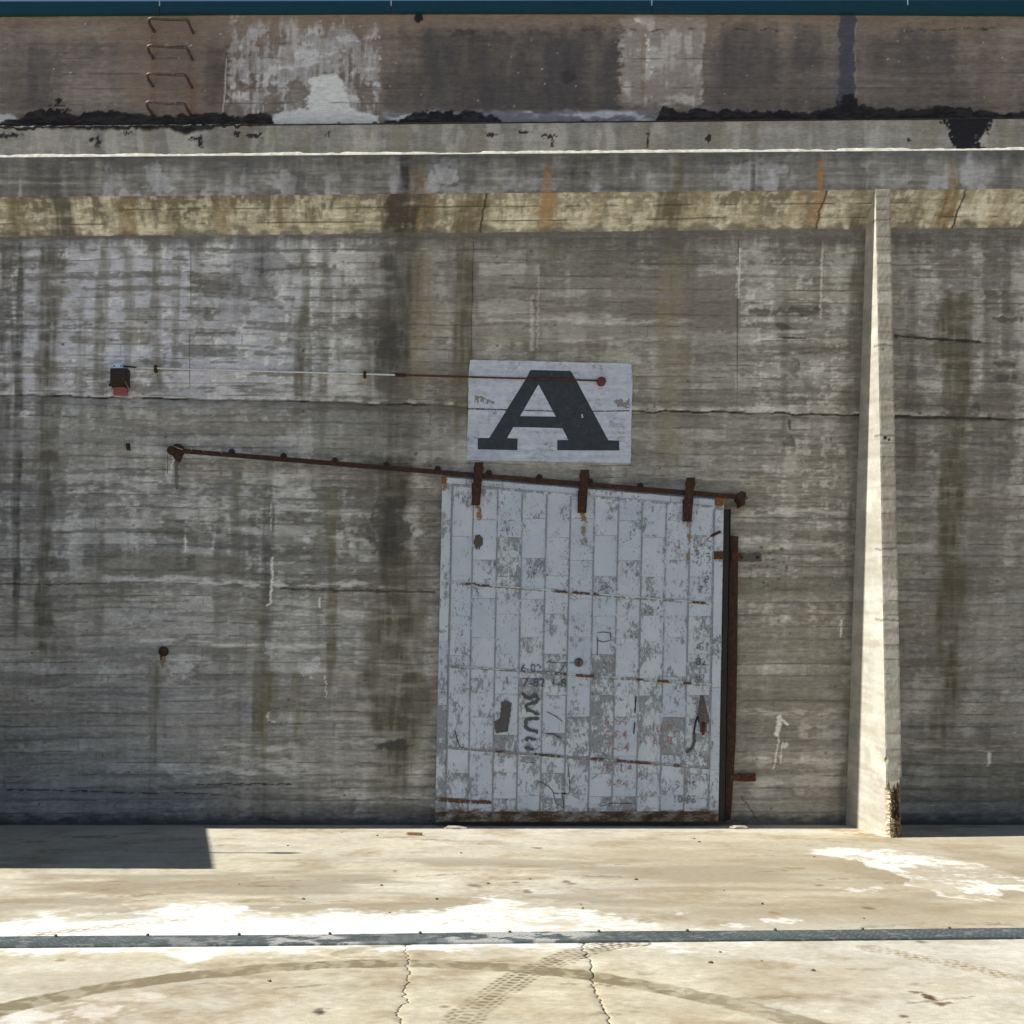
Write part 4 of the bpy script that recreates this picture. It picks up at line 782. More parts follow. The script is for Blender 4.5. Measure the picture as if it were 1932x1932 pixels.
def near_slab():
    f1 = crack_fn(crack1, 3, .0048); f2 = crack_fn(crack2, 7, .0075)
    ys = []; y = -6.2
    while y > -10.2: ys.append(y); y -= .0095 if y > -8.75 else .06
    T = (np.array(ys) + 6.2) / (ys[-1] + 6.2)
    obs = []
    def patch(xa, xb, dx):
        Yb = T * (-10.2 + 6.2) - 6.2
        a, b = xa(Yb), xb(Yb); nx = int((b.mean() - a.mean()) / dx); u = np.linspace(0, 1, nx)
        X = a[:, None] + (b - a)[:, None] * u[None, :]
        pm = PLm(X); Yg = pm + T[:, None] * (-10.2 - pm)
        return X, Yg
    c = lambda v: (lambda Y: v + 0 * Y)
    l1 = lambda Y: f1(Y)[0] - f1(Y)[1] / 2 * sm(-6.55, -6.75, Y); r1 = lambda Y: f1(Y)[0] + f1(Y)[1] / 2 * sm(-6.55, -6.75, Y)
    l2 = lambda Y: f2(Y)[0] - f2(Y)[1] / 2; r2 = lambda Y: f2(Y)[0] + f2(Y)[1] / 2
    for nm, xa, xb, dx, w in (('concrete_slab', c(-8.5), c(-3.2), .1, 0), ('concrete_slab', c(-3.2), l1, .0125, 2), ('concrete_slab', r1, l2, .0125, 3), ('concrete_slab', r2, c(4.2), .0125, 1), ('concrete_slab', c(4.2), c(11.5), .1, 0)):
        X, Yg = patch(xa, xb, dx); Cc, dz = ground_field(X, Yg); Z = dz * .5
        col = np.clip(lin(Cc) / KG, .02, .8)
        lip_ = np.zeros(X.shape)
        n = X.shape[1]
        if w & 2: lip_ = np.maximum(lip_, sm(3, 0, n - 1 - np.arange(n))[None, :] * 1.0)
        if w & 1: lip_ = np.maximum(lip_, sm(3, 0, np.arange(n))[None, :] * 1.0)
        Z = Z - lip_ * .004
        # crack walls
        def wall_col(k):
            return np.stack([X[:, k], Yg[:, k], Z[:, k] * 0 - .028], -1)[:, None]
        P = np.stack([X, Yg, Z], -1)
        if w & 2: P = np.concatenate([P, wall_col(-1)], 1); col = np.concatenate([col, col[:, -1:] * .5], 1)
        if w & 1: P = np.concatenate([wall_col(0), P], 1); col = np.concatenate([col[:, :1] * .5, col], 1)
        o = grid(nm, P[::-1], col[::-1], M['ground']); o['kind'] = 'structure'
apron(); near_slab()

# steel tread-plate strip over the joint between the slabs
def cover_plates():
    cuts = [-8.4, -1.255, 1.42, 11.4]
    labs = ['grey steel tread plate over the slab joint, ending at the curved scratch', 'steel tread plate dusted white with cement over the slab joint, between two clean plates', 'clean grey steel tread plate over the slab joint, running past the buttress']
    for (x0, x1), lb in zip(zip(cuts[:-1], cuts[1:]), labs):
        t = thing('cover_plate', ((x0 + x1) / 2, PLm((x0 + x1) / 2), 0), lb, 'metal plate', 'steel plates over the slab joint')
        xs = np.append(np.arange(x0 + .0008, x1 - .004, .014), x1 - .0008); hw = .14
        vs_ = np.concatenate([[-hw, -hw + .0005], np.linspace(-hw + .004, hw - .004, 24), [hw - .0005, hw]])
        X, V = np.meshgrid(xs, vs_); Yg = PLm(X) + V + (.006 * np.sin(X * 1.3))
        zt = .0145 + .002 * np.sin(X * 2.1) ; Z = np.where(np.abs(V) > hw - .0002, -.002, zt)
        Cc = np.ones(X.shape + (3,)) * np.array([104, 113, 114.0]); fi = fbm(X / .03, V / .03, 3, 500) - .5
        Cc += ((fbm(X / .6, V / .2, 3, 501) - .5) * 30 + fi * 14)[..., None]
        px = VX + X * F / (D + Yg)
        dust = (.45 * sm(150, 300, px) * sm(560, 430, px) + sm(430, 560, px + fi * 40) * (1 - .75 * sm(640, 670, px + V * 200) * sm(850, 820, px + V * 120))) * sm(1150, 1090, px - (V / hw) * 40 + fi * 30); scr = .25 + .75 * sm(760, 800, px) ; dirt = fbm(X / .12, V / .08, 4, 502)
        Cc = over(Cc, (238, 236, 228), dust * np.clip(sm(.52, .66, dirt + .16 * sm(640, 830, px) - .30 * sm(800, 720, px) * sm(690, 720, px) * 0 - .08 * sm(.02, .15, V)) , 0, 1) * .85)
        Cc = over(Cc, (232, 228, 220), sm(.74, .82, fbm(X / .07, V / .05, 4, 503)) * .35)
        o = grid('plate', np.stack([X, Yg, Z], -1), np.clip(lin(Cc) / 1.85, .02, .7), M['plate'], t)
        lug_v = []; lug_f = []; lug_c = []
        pitch = .036
        for i in range(int((x1 - x0 - .02) / pitch)):
            for j in range(8):
                cx = x0 + .012 + (i + .5 * (j % 2)) * pitch; cv = -hw + .022 + j * (2 * hw - .044) / 7; ang = .8 if (i + j) % 2 else -.8
                if cx > x1 - .015: continue
                cy = PLm(cx) + cv + .006 * math.sin(cx * 1.3); zz = .0145 + .002 * math.sin(cx * 2.1); c_, s_ = math.cos(ang), math.sin(ang); k = len(lug_v)
                for a, b, h in ((-.013, 0, 0), (0, -.005, 0), (.013, 0, 0), (0, .005, 0), (-.004, 0, .0022), (.004, 0, .0022)): lug_v.append((cx + a * c_ - b * s_, cy + a * s_ + b * c_, zz + h - .0006))
                lug_f += [(k, k + 1, k + 4), (k + 1, k + 5, k + 4), (k + 1, k + 2, k + 5), (k + 2, k + 3, k + 5), (k + 3, k + 4, k + 5), (k + 3, k, k + 4)]
        me = bpy.data.meshes.new('tread_lugs'); me.from_pydata(lug_v, [], lug_f); me.materials.append(M['lug']); lo = bpy.data.objects.new('tread_lugs', me); link(lo, t); lo['kind'] = 'stuff'
        bx = -8.1
        while bx < x1:
            if bx > x0 + .05:
                yy = PLm(bx) + .122; b_ = bmesh.new(); add_tube(b_, [(bx, yy, .012), (bx, yy, .026), (bx, yy, .030)], [.011, .010, .005], 10); obj_bm('bolt', b_, M['grey_steel'], t)
            bx += .578
mp, tp, bp = new_mat('dull_tread_plate'); at = N(tp, 'ShaderNodeAttribute', attribute_name='Col'); nn = tex_noise(tp, 60, 5, .7)
cc = mixc(tp, 1.0, at.outputs['Color'], ramp(tp, nn.outputs['Fac'], [(.3, (.8,) * 3), (.7, (1.15,) * 3)]).outputs[0], 'MULTIPLY'); L_(tp, cc, bp.inputs['Base Color']); bp.inputs['Roughness'].default_value = .6; bp.inputs['Specular IOR Level'].default_value = .3
bumpit(tp, bp, nn.outputs['Fac'], .2, .002); M['plate'] = mp
M['lug'] = mat_mottled('worn_lug_steel', [(.3, (.105, .122, .125)), (.7, (.15, .168, .17))], 30, .7, .1)
cover_plates()

# ------------------------------------------------------------------ wing wall and lamp post out of the frame: they cast the block of shade at the wall's foot
ww = thing('wing_wall', (-6.1, -1.7, 0), 'concrete wing wall standing square to the warehouse beyond the ladder', 'wall')
bm = bmesh.new(); v = [bm.verts.new(p) for p in ((-6.25, .0, 0), (-6.0, .0, 0), (-6.0, -3.37, 0), (-6.25, -3.37, 0), (-6.25, .0, 3.42), (-6.0, .0, 3.42), (-6.0, -3.37, 4.10), (-6.25, -3.37, 4.10))]
for f in ((0, 1, 2, 3), (7, 6, 5, 4), (0, 4, 5, 1), (1, 5, 6, 2), (2, 6, 7, 3), (3, 7, 4, 0)): bm.faces.new([v[i] for i in f])
obj_bm('wall', bm, bigm, ww)
plate_c = bmesh.new(); v = [plate_c.verts.new(p) for p in ((-6.3, .0, 3.42), (-5.99, .0, 3.42), (-5.99, -3.38, 4.11), (-6.3, -3.38, 4.11), (-6.3, .0, 3.47), (-5.99, .0, 3.47), (-5.99, -3.38, 4.16), (-6.3, -3.38, 4.16))]
for f in ((0, 1, 2, 3), (7, 6, 5, 4), (0, 4, 5, 1), (1, 5, 6, 2), (2, 6, 7, 3), (3, 7, 4, 0)): plate_c.faces.new([v[i] for i in f])
obj_bm('coping', plate_c, bigm, ww)
lp = thing('lamp_post', (-6.05, -2.33, 3.9), 'thin vertical lamp post standing on the wing wall', 'lamp')
tube('post', [(-6.05, -2.33, 3.8), (-6.05, -2.33, 4.62)], .026, M['grey_steel'], lp)
tube('lamp_head', [(-6.05, -2.33, 4.56), (-6.05, -2.33, 4.62), (-6.05, -2.33, 4.78), (-6.05, -2.33, 4.84)], [.03, .06, .06, .03], M['grey_steel'], lp, 10)

# ------------------------------------------------------------------ painted sign
sg = thing('painted_sign', W(1036, 778, 0), 'white painted panel with a big black slab serif letter A above the door', 'sign')
z5 = lambda x, y: (789.2 + x * .33497, 647.1 + y * .33497)
z6 = lambda x, y: (789.2 + x * .33497, 1089.1 + y * .33497)
d4 = lambda x, y: (947.0 + x * .21243, 1215.4 + y * .21243)
def rough_poly(pts, step=6, amp=.5, seed=0):
    out = []; rr = random.Random(seed)
    for (x0, y0), (x1, y1) in zip(pts, pts[1:] + pts[:1]):
        n = max(1, int(math.hypot(x1 - x0, y1 - y0) / step))
        for k in range(n):
            j = amp if k else amp * .3; out.append((x0 + (x1 - x0) * k / n + rr.uniform(-j, j), y0 + (y1 - y0) * k / n + rr.uniform(-j, j)))
    return out
plate('panel', rough_poly([z5(*q) for q in ((292, 95), (700, 103), (1199, 116), (1206, 200), (1197, 678), (700, 670), (272, 660), (282, 380), (284, 160))], 8, .6, 2), -.0155, .02, M['sign'], sg)
Aout = [(632, 152), (858, 157), (880, 192), (1070, 548), (1132, 550), (1132, 606), (783, 604), (783, 547), (845, 546), (812, 480), (535, 473), (500, 536), (560, 538), (558, 604), (335, 599), (335, 535), (400, 535), (612, 192)]
hole = [(677, 232), (775, 415), (573, 412)]
def letter():
    bm = bmesh.new(); Y = -.0175
    o_ = [W(*z5(*p), Y) for p in Aout]; h_ = [W(*z5(*p), Y) for p in hole]
    # bridge the counter to the outline so one polygon holds both
    vo = [bm.verts.new(p) for p in o_]; vh = [bm.verts.new(p) for p in h_]; es = []
    for V in (vo, vh):
        for i in range(len(V)): es.append(bm.edges.new((V[i], V[(i + 1) % len(V)])))
    bmesh.ops.triangle_fill(bm, use_beauty=True, edges=es)
    o = obj_bm('letter', bm, M['letter'], sg)
    for p in o.data.polygons:
        if p.normal.y > 0: p.flip()
letter()
# weathering of the lettering: the cold joint shows through and some paint is gone
for k, (pts, w, m_) in enumerate([([z5(274, 371), z5(500, 376), z5(600, 378)], 2.2, 'scratch'), ([z5(600, 380), z5(780, 384), z5(1000, 385), z5(1190, 382)], 1.6, 'scratch')]): stroke('joint_line', pts, w, -.0182, M[m_], sg, .5)
M['patina'] = mat_worn('bare_concrete_scar', (.27, .26, .24), .47, .53, 40); M['pale_flake'] = mat_worn('pale_flake', (.5, .52, .58), .5, .54, 60)
plate('paint_scar', rough_poly([z5(*q) for q in ((315, 300), (350, 298), (430, 330), (425, 345), (320, 340))], 3, 1.5, 4), -.0165, -.0158, M['patina'], sg)
plate('paint_scar', rough_poly([z5(*q) for q in ((1090, 320), (1190, 315), (1195, 365), (1120, 360))], 3, 1.5, 5), -.0165, -.0158, M['patina'], sg)
plate('paint_flake', rough_poly([z5(*q) for q in ((918, 400), (928, 402), (930, 420), (920, 422))], 2, .8, 6), -.0195, -.0178, M['sign'], sg)

# ------------------------------------------------------------------ sliding fire door
YD = -.135
door = thing('sliding_door', W(1090, 1552, -.1), 'large tin-clad sliding fire door, pale blue-grey paint worn and stencilled with dates, under the letter A', 'door')
TL, TR, BR, BL = (834.4, 899), (1366, 943), (1355.5, 1550), (820.5, 1551)
plate('leaf', [TL, TR, BR, BL], YD, -.045, M['door_border'], door)
seam_top = [183 + 137.3 * 0, 0]
colx_t = [789.2 + .33497 * x for x in (183, 303, 440, 578, 715, 850, 985, 1120, 1255, 1390, 1525, 1658)]      # at y 1082
colx_b = [789.2 + .33497 * x for x in (155, 280, 417, 553, 685, 820, 957, 1090, 1228, 1360, 1495, 1632)]      # at y 1524
def cx(i, y): return colx_t[i] + (colx_b[i] - colx_t[i]) * (y - 1082) / 442.0
def topy(x): return 915 + (957 - 915) * (x - 847) / (1340 - 847)
for i in range(11):
    laps = [980, 1055, 1128, 1203, 1277, 1352, 1426, 1500] if i % 2 else [1012, 1086, 1160, 1235, 1310, 1384, 1459, 1505]
    laps = [l + random.uniform(-2.5, 2.5) for l in laps]
    ys = [None] + laps + [1531]
    for k in range(len(ys) - 1):
        yb = ys[k + 1]
        if k == 0: pts = [(cx(i, 925) + .6, topy(cx(i, 925))), (cx(i + 1, 925) - .6, topy(cx(i + 1, 925)))]
        else: pts = [(cx(i, ys[k]) + .6, ys[k] + .7), (cx(i + 1, ys[k]) - .6, ys[k] + .7)]
        pts += [(cx(i + 1, yb) - .6, yb), (cx(i, yb) + .6, yb)]
        j = random.uniform(0, .0025); bm = bmesh.new(); add_prism(bm, pts, YD - .004 - j, YD + .002)
        # each sheet laps over the next: lower edge a little proud, middle slightly dished
        f0 = [v for v in bm.verts if v.co.y < YD - .002]; zmin = min(v.co.z for v in f0)
        for v in f0:
            if v.co.z < zmin + .02: v.co.y -= .003
        obj_bm('sheet', bm, M['door'], door)
for i in range(12):
    y0 = topy(cx(i, 925)) - 1; pts = [(cx(i, y0) - 1.35, y0), (cx(i, y0) + 1.35, y0), (cx(i, 1531) + 1.35, 1531), (cx(i, 1531) - 1.35, 1531)]
    bm = bmesh.new(); add_prism(bm, pts, YD - .013, YD); 
    for v in bm.verts:
        if v.co.y < YD - .01: v.co.x += .004 * (1 if i % 2 else -1) * 0
    obj_bm('standing_seam', bm, M['door_seam'], door)
# slanted cover seams
for (l, r) in ((915, 957), (1099, 1138.7), (1256.6, 1291.7), (1410.7, 1449.2)):
    xl, xr = cx(0, l) - 1, cx(11, r) + 1
    plate('cross_seam', [(xl, l - 1.9), (xr, r - 1.9), (xr, r + 1.9), (xl, l + 1.9)], YD - .0165, YD, M['door_cross'], door)
plate('bottom_strip', [(cx(0, 1531) - 12, 1531.5), (1356, 1530.5), (1355.5, 1549.5), (820.8, 1550.5)], YD - .010, YD + .001, M['door_foot'], door)
# top border in lengths, side borders
tb = [836, 949, 1100, 1265, 1317, 1352]
for a, b in zip(tb[:-1], tb[1:]):
    q = lambda x: 899.5 + (x - 834.4) * (943 - 899) / (1366 - 834.4)
    plate('top_strip', [(a + .6, q(a) + 1), (b - .6, q(b) + 1), (b - .6, topy(b) - 3.0), (a + .6, topy(a) - 3.0)], YD - .0045, YD + .001, M['door_strip'], door)
for ya, yb in ((918, 985), (986, 1210), (1211, 1330), (1331, 1528)):
    e = lambda y: 834.4 + (820.5 - 834.4) * (y - 899) / 652
    plate('side_strip', [(e(ya) + .5, ya), (cx(0, ya) - 2.5, ya), (cx(0, yb) - 2.5, yb), (e(yb) + .5, yb)], YD - .004, YD + .001, M['door_border'], door)
for ya, yb in ((962, 985), (986, 1040), (1060, 1297), (1298, 1452), (1453, 1528)):
    e = lambda y: 1366 + (1355.5 - 1366) * (y - 943) / 607
    plate('side_strip', [(cx(11, ya) + 2.5, ya), (e(ya) - .8, ya), (e(yb) - .8, yb), (cx(11, yb) + 2.5, yb)], YD - .004, YD + .001, M['door_strip'], door)
# hangers with rollers
for (x0, yt, x1, yb) in ((904, 872, 897.5, 953), (1103.5, 886, 1098, 967.5), (1303.5, 901, 1296.5, 984)):
    w = 8.2; bm = bmesh.new(); add_prism(bm, [(x0 - w, yt), (x0 + w, yt), (x1 + w, yb), (x1 - w, yb)], -.205, -.19)
    h = obj_bm('hanger', bm, M['rust_dark'], door)
    disc('roller', x0 + (x1 - x0) * .12, yt + 11, 9.8, -.189, -.165, M['rust_dark'], h)
    for k in (.45, .62, .88):
        disc('hanger_bolt', x0 + (x1 - x0) * k, yt + (yb - yt) * k, 2.6, -.212, -.204, M['rust'], h, 8)
    plate('hanger_spacer', [(x1 - w + 1, yb - 42), (x1 + w - 1, yb - 42), (x1 + w - 1, yb - 2), (x1 - w + 1, yb - 2)], -.190, YD - .006, M['rust_dark'], h)
for x, y, w, hh in ((838, 905, 4.5, 7), (1357, 945.5, 8, 8)):
    plate('corner_plate', rect(x - w, y - hh, x + w, y + hh), YD - .014, YD - .003, M['rust_orange'], door)
plate('latch_plate', rect(1347, 1040.5, 1366, 1055), YD - .016, YD - .002, M['rust'], door)
plate('edge_latch', [z5(1645, 1083), z5(1700, 1055), z5(1708, 1068), z5(1655, 1093)], YD - .022, YD - .005, M['rust_dark'], door)
tube('latch_pin', [W(*z5(1655, 1085), YD - .012), W(*z5(1625, 1105), YD - .012), W(*z5(1635, 1118), YD - .008)], .004, M['rust_orange'], door, 6)
# pull knob, hooded bolt
kn = disc('knob', 1092.3, 1250, 8.6, YD - .035, YD - .004, M['hood'], door, 20, .012)
plate('knob_slot', rect(1091.6, 1243, 1093.4, 1256), YD - .0365, YD - .033, M['black'], kn)
def hood():
    bm = bmesh.new(); rings = []; secs = [(1324.0, 1312, 2.5, .012), (1324.3, 1317, 4.6, .026), (1325.2, 1332, 7.0, .045), (1326.6, 1348, 9.3, .058), (1327.6, 1358, 10.4, .064), (1327.6, 1362, 11.2, .066), (1327.4, 1366, 7.0, .05)]
    for x, y, r, dp in secs:
        rg = []
        for k in range(11):
            a = math.pi * k / 10; q = W(x - r * math.cos(a), y, YD - .006); rg.append(bm.verts.new((q[0], q[1] - dp * math.sin(a), q[2])))
        rings.append(rg)
    for A, B in zip(rings[:-1], rings[1:]):
        for k in range(10): bm.faces.new((A[k], A[k + 1], B[k + 1], B[k]))
    bm.faces.new(rings[0]); bm.faces.new(rings[-1]); h = obj_bm('bolt_hood', bm, M['hood'], door, smooth=True)
hood()
tube('bolt_sleeve', [W(1327, 1362, YD - .028), W(1327, 1382, YD - .028)], .040, M['grey_steel'], door, 12)
tube('bolt_rod', [W(1327.6, 1362, YD - .062), W(1327, 1376, YD - .062), W(1326.5, 1387, YD - .058)], [.020, .022, .014], M['rust'], door, 10)
tube('hook_rod', [W(*d4(1738, 640), YD - .02), W(*d4(1722, 690), YD - .022), W(*d4(1704, 790), YD - .018)], .010, M['black'], door, 8)
# rust blisters along the slanted seams and runs under the hangers
def seam_y(x, l, r): return l + (r - l) * (x - 847) / (1340 - 847)
for (l, r), spots in (((1099, 1138.7), ((878, 900), (900, 924), (1040, 1070), (1080, 1130), (1305, 1332))), ((1256.6, 1291.7), ((1046, 1070), (1086, 1112), (1112, 1122), (1200, 1214), (1285, 1305), (1240, 1262))), ((1410.7, 1449.2), ((934, 953), (1008, 1058), (1115, 1140), (1163, 1196), (1196, 1228), (1270, 1283)))):
    for a, b in spots: stroke('rust_blister', [(a, seam_y(a, l, r)), ((a + b) / 2, seam_y((a + b) / 2, l, r)), (b, seam_y(b, l, r))], 5.0, YD - .0172, M['rust_spot'], door, .35)
for (l, r) in ((1099, 1138.7), (1256.6, 1291.7), (1410.7, 1449.2)): stroke('rust_line', [(850, seam_y(850, l, r) + 1.6), (1095, seam_y(1095, l, r) + 1.6), (1338, seam_y(1338, l, r) + 1.6)], 2.4, YD - .0169, M['rust_faint'], door, .5)
for pts, w in (([(899, 953), (903, 962), (904, 982)], 9), ([(1098, 967), (1101, 975), (1102, 990)], 10), ([(840, 912), (838, 926)], 7), ([(1357, 953), (1357, 958)], 14), ([(1331, 1018), (1337, 1020)], 6)): stroke('rust_run', pts, w, YD - .0182, M['rust_run'], door, .4)
for pts, w in (([(1299, 984), (1300, 1010), (1298, 1058)], 6), ([(904, 982), (905, 1002)], 2.5), ([(1102, 990), (1100, 1030)], 12), ([(1215, 1011), (1240, 1010)], 3)): stroke('rust_stain', pts, w, YD - .0182, M['rust_faint'], door, .4)
stroke('rust_patch', [(822, 1508), (860, 1511), (927, 1514)], 7, YD - .0182, M['rust_spot'], door, .3)
# smears, brush marks and scratches
YM = YD - .0178
def mark(name, pts, mat, seed=0, amp=1.2): plate(name, rough_poly(pts, 3, amp, seed), YM, YM + .0012, M[mat], door)
mark('tar_splat', [z5(*q) for q in ((320, 1085), (345, 1078), (365, 1100), (362, 1135), (348, 1150), (345, 1168), (338, 1148), (330, 1166), (318, 1150), (312, 1120))], 'smear_brown', 11, .8)
mark('paint_smear', [z6(*q) for q in ((470, 705), (500, 695), (528, 710), (515, 800), (505, 868), (470, 875), (442, 880), (430, 850), (432, 812), (460, 800))], 'smear', 12)
for k, pts in enumerate([[(180, 430), (205, 465), (245, 480), (300, 450), (322, 485), (300, 520), (245, 530), (212, 550), (230, 585), (285, 605), (335, 625)], [(330, 662), (262, 662), (212, 672), (210, 735), (255, 765), (305, 770), (310, 800)], [(205, 858), (240, 830), (270, 845), (302, 845)], [(200, 922), (240, 925), (285, 940)]]):
    stroke('brush_mark', [d4(*p) for p in pts], 6.2, YM, M['smear'], door, .35)
stroke('brush_mark', [d4(*p) for p in ((1705, 785), (1708, 860), (1690, 920), (1635, 965))], 6.5, YM, M['smear'], door, .2)
for pts, w in ([((310, 1220), (350, 1225), (410, 1260), (450, 1300), (470, 1370), (475, 1410), (560, 1460))], 1.4), ([((590, 1090), (598, 1180), (605, 1300))], 1.8), ([((455, 1320), (510, 1328))], 1.6), ([((525, 1325), (580, 1330))], 2.6), ([((530, 1330), (548, 1400), (552, 1450))], 1.6), ([((890, 1440), (960, 1412), (1165, 1415))], 1.3), ([((385, 795), (450, 798), (530, 838))], 2.0), ([((895, 955), (925, 995))], 1.6), ([((410, 160), (560, 165), (640, 165))], 1.2), ([((410, 160), (450, 128))], 1.2), ([((560, 165), (520, 245))], 1.2), ([((1190, 460), (1182, 615))], 3.2), ([((1180, 690), (1172, 800))], 2.6), ([((400, 600), (480, 640), (540, 690))], 1.6), ([((170, 1040), (290, 1055))], 1.2), ([((800, 1200), (850, 1155))], 1.2):
    stroke('scratch', [d4(*p) for p in pts[0]], w, YM, M['scratch'], door, .4)
for pts in ([(1007, 440), (1010, 372), (1005, 315), (1040, 308), (1085, 315), (1082, 355), (1040, 365), (1012, 355)],): stroke('scratch', [z6(*p) for p in pts], 1.5, YM, M['scratch'], door, .3)
for pts in ([(205, 860), (215, 900), (232, 955), (262, 962)],): stroke('scratch', [z6(*p) for p in pts], 2.0, YM, M['scratch'], door, .3)
# stencilled inspection dates
def stencil(txt, x, yb, hpx, mat, wfac=1.0):
    cu = bpy.data.curves.new('stencil_text', 'FONT'); cu.body = txt; cu.size = 1.0; cu.resolution_u = 3; cu.offset = .012
    o = bpy.data.objects.new('tmp', cu); C.objects.link(o); dg = bpy.context.evaluated_depsgraph_get()
    me = bpy.data.meshes.new_from_object(o.evaluated_get(dg)); bpy.data.objects.remove(o)
    x0, y0, z0 = W(x, yb, YM - .0004); s = hpx / sc(YM) / .69
    for v in me.vertices: v.co = Vector((x0 + v.co.x * s * wfac - v.co.y * s * .02 * -1, y0, z0 + v.co.y * s - v.co.x * s * .02))
    me.materials.clear(); me.materials.append(M[mat]); so = bpy.data.objects.new('stencil_print', me); link(so, door)
    for p in me.polygons:
        if p.normal.y > 0: p.flip()
stencil('6-82', *d4(165, 245), 14.5, 'stencil_grey', 1.05); stencil('7-82', *d4(178, 375), 16, 'stencil_grey', 1.05); stencil('1-8', *d4(430, 380), 16, 'stencil_grey', 1.0); stencil('1-7', *d4(20, 355), 14, 'stencil_faint', 1.0)
for tx, y in (('5-84', 715), ('6-84', 840), ('7-84', 950)): stencil(tx, *d4(900 if tx[0] != '7' else 918, y), 15.5, 'stencil_red', 1.12)
stencil('8 -84', *d4(920, 1138), 15, 'stencil_red', 1.12); stencil('9-84', *d4(922, 1268), 14.5, 'stencil_red', 1.12)
stencil('10-83', *d4(1320, 782), 15.5, 'stencil_red', 1.0); stencil('11-83', *d4(1322, 888), 15.5, 'stencil_red', 1.0)
stencil('9-85', *d4(1530, 1285), 15, 'stencil_faint', 1.1); stencil('10-85', *d4(1512, 1405), 13, 'stencil_faint', 1.05); stencil('-82', *d4(1690, 185), 14, 'stencil_grey'); stencil('1-82', *d4(1655, 320), 12, 'stencil_faint'); stencil('7-7', *d4(1700, 1010), 13, 'stencil_faint'); stencil('-71', *d4(860, 220), 13, 'stencil_faint')
for tx, x, y, h in (('-7', 1535, 1205, 13), ('-7', 1540, 1245, 13), ('C', 1618, 1150, 12), ('2', 1625, 1190, 13), ('2', 1622, 1240, 14), ('2', 1618, 1290, 14), ('3', 1612, 1335, 14), ('2', 1612, 1385, 14)): stencil(tx, *z5(x, y), h, 'stencil_faint')
for tx, x, y, h in (('12', 1565, 40, 14), ('72', 1575, 90, 14), ('7', 1575, 325, 12), ('-81', 1560, 410, 14)): stencil(tx, *z6(x, y), h, 'stencil_faint')

# ------------------------------------------------------------------ inclined door rail
rail = thing('door_rail', W(870, 894, -.1), 'rusty sloping steel rail bolted to the wall, the sliding door hangs from it', 'rail')
ry = lambda x: 850 + (938.5 - 850) * (x - 335) / (1405 - 335)
n = 40; bm = bmesh.new(); xs = [332 + (1407 - 332) * k / n for k in range(n + 1)]
add_prism(bm, [(x, ry(x) - 4.6) for x in xs] + [(x, ry(x) + 4.2) for x in xs[::-1]], -.168, -.152); obj_bm('rail_bar', bm, M['rust_dark'], rail)
for x in (437, 535, 632, 729, 826, 922, 1017.6, 1113, 1208):
    sd_ = disc('stud', x, ry(x) - 6, 6.2, -.150, -.135, M['black'], rail, 14)
    tube('stud_bolt', [W(x, ry(x) - 2, -.172), W(x, ry(x) - 2, .02)], .013, M['rust_dark'], sd_, 8)
zq = lambda x, y: ((230 + x / 4.83) * .7892, (840 + y / 4.83) * .7892)
disc('end_stop', *zq(862, 1140), 8.2, -.20, -.14, M['rust_dark'], rail, 18, .012)
plate('end_bracket', [zq(*q) for q in ((870, 1085), (930, 1062), (985, 1075), (990, 1140), (960, 1200), (940, 1255), (905, 1240), (870, 1190))], -.165, -.01, M['rust_dark'], rail, .004)
plate('end_bracket', [z5(*q) for q in ((1800, 845), (1822, 832), (1848, 842), (1848, 868), (1836, 880), (1845, 895), (1838, 912), (1818, 922), (1816, 890), (1800, 880))], -.185, -.01, M['rust_dark'], rail, .004)
tube('shackle', [W(*z5(1846, 866), -.17), W(*z5(1856, 874), -.17), W(*z5(1850, 884), -.17), W(*z5(1840, 880), -.17)], .006, M['rust'], rail, 6)
# ------------------------------------------------------------------ jamb channel with brackets
jm = thing('jamb_post', W(1375, 1548, -.1), 'black and rust-brown steel jamb post bracketed to the wall beside the sliding door', 'door jamb')
bm = bmesh.new(); add_prism(bm, [(1367.2, 961), (1378, 960), (1368.5, 1551), (1356.5, 1551)], -.135, -.122); obj_bm('web', bm, M['black'], jm)
plate('flange', [(1376.5, 960), (1379, 960), (1369.5, 1551), (1367, 1551)], -.135, -.03, M['black'], jm)
plate('back_bar', [(1379, 1010), (1393, 1012), (1391, 1250), (1388, 1400), (1380, 1530), (1378, 1547), (1366, 1549)], -.075, -.05, M['rust_dark'], jm)
plate('bracket', [z5(1765, 1178), z5(1815, 1182), z5(1815, 1222), z5(1765, 1220)], -.084, -.002, M['rust'], jm)
b1 = plate('bracket_plate', rect(1395, 1044.5, 1437, 1059), -.022, .005, M['grey_steel'], jm, .002)
plate('bracket', [z6(1755, 1112), z6(1815, 1112), z6(1815, 1148), z6(1755, 1148)], -.084, -.002, M['rust'], jm)
b2 = plate('bracket_plate', rect(1394, 1459, 1426, 1474.5), -.022, .005, M['rust'], jm, .002)
for x, y, b_ in ((1399, 1051.5, b1), (1430, 1051.5, b1), (1400, 1466.5, b2), (1418, 1466.5, b2)): disc('bracket_bolt', x, y, 3.4, -.038, -.02, M['rust_dark'], b_, 6)

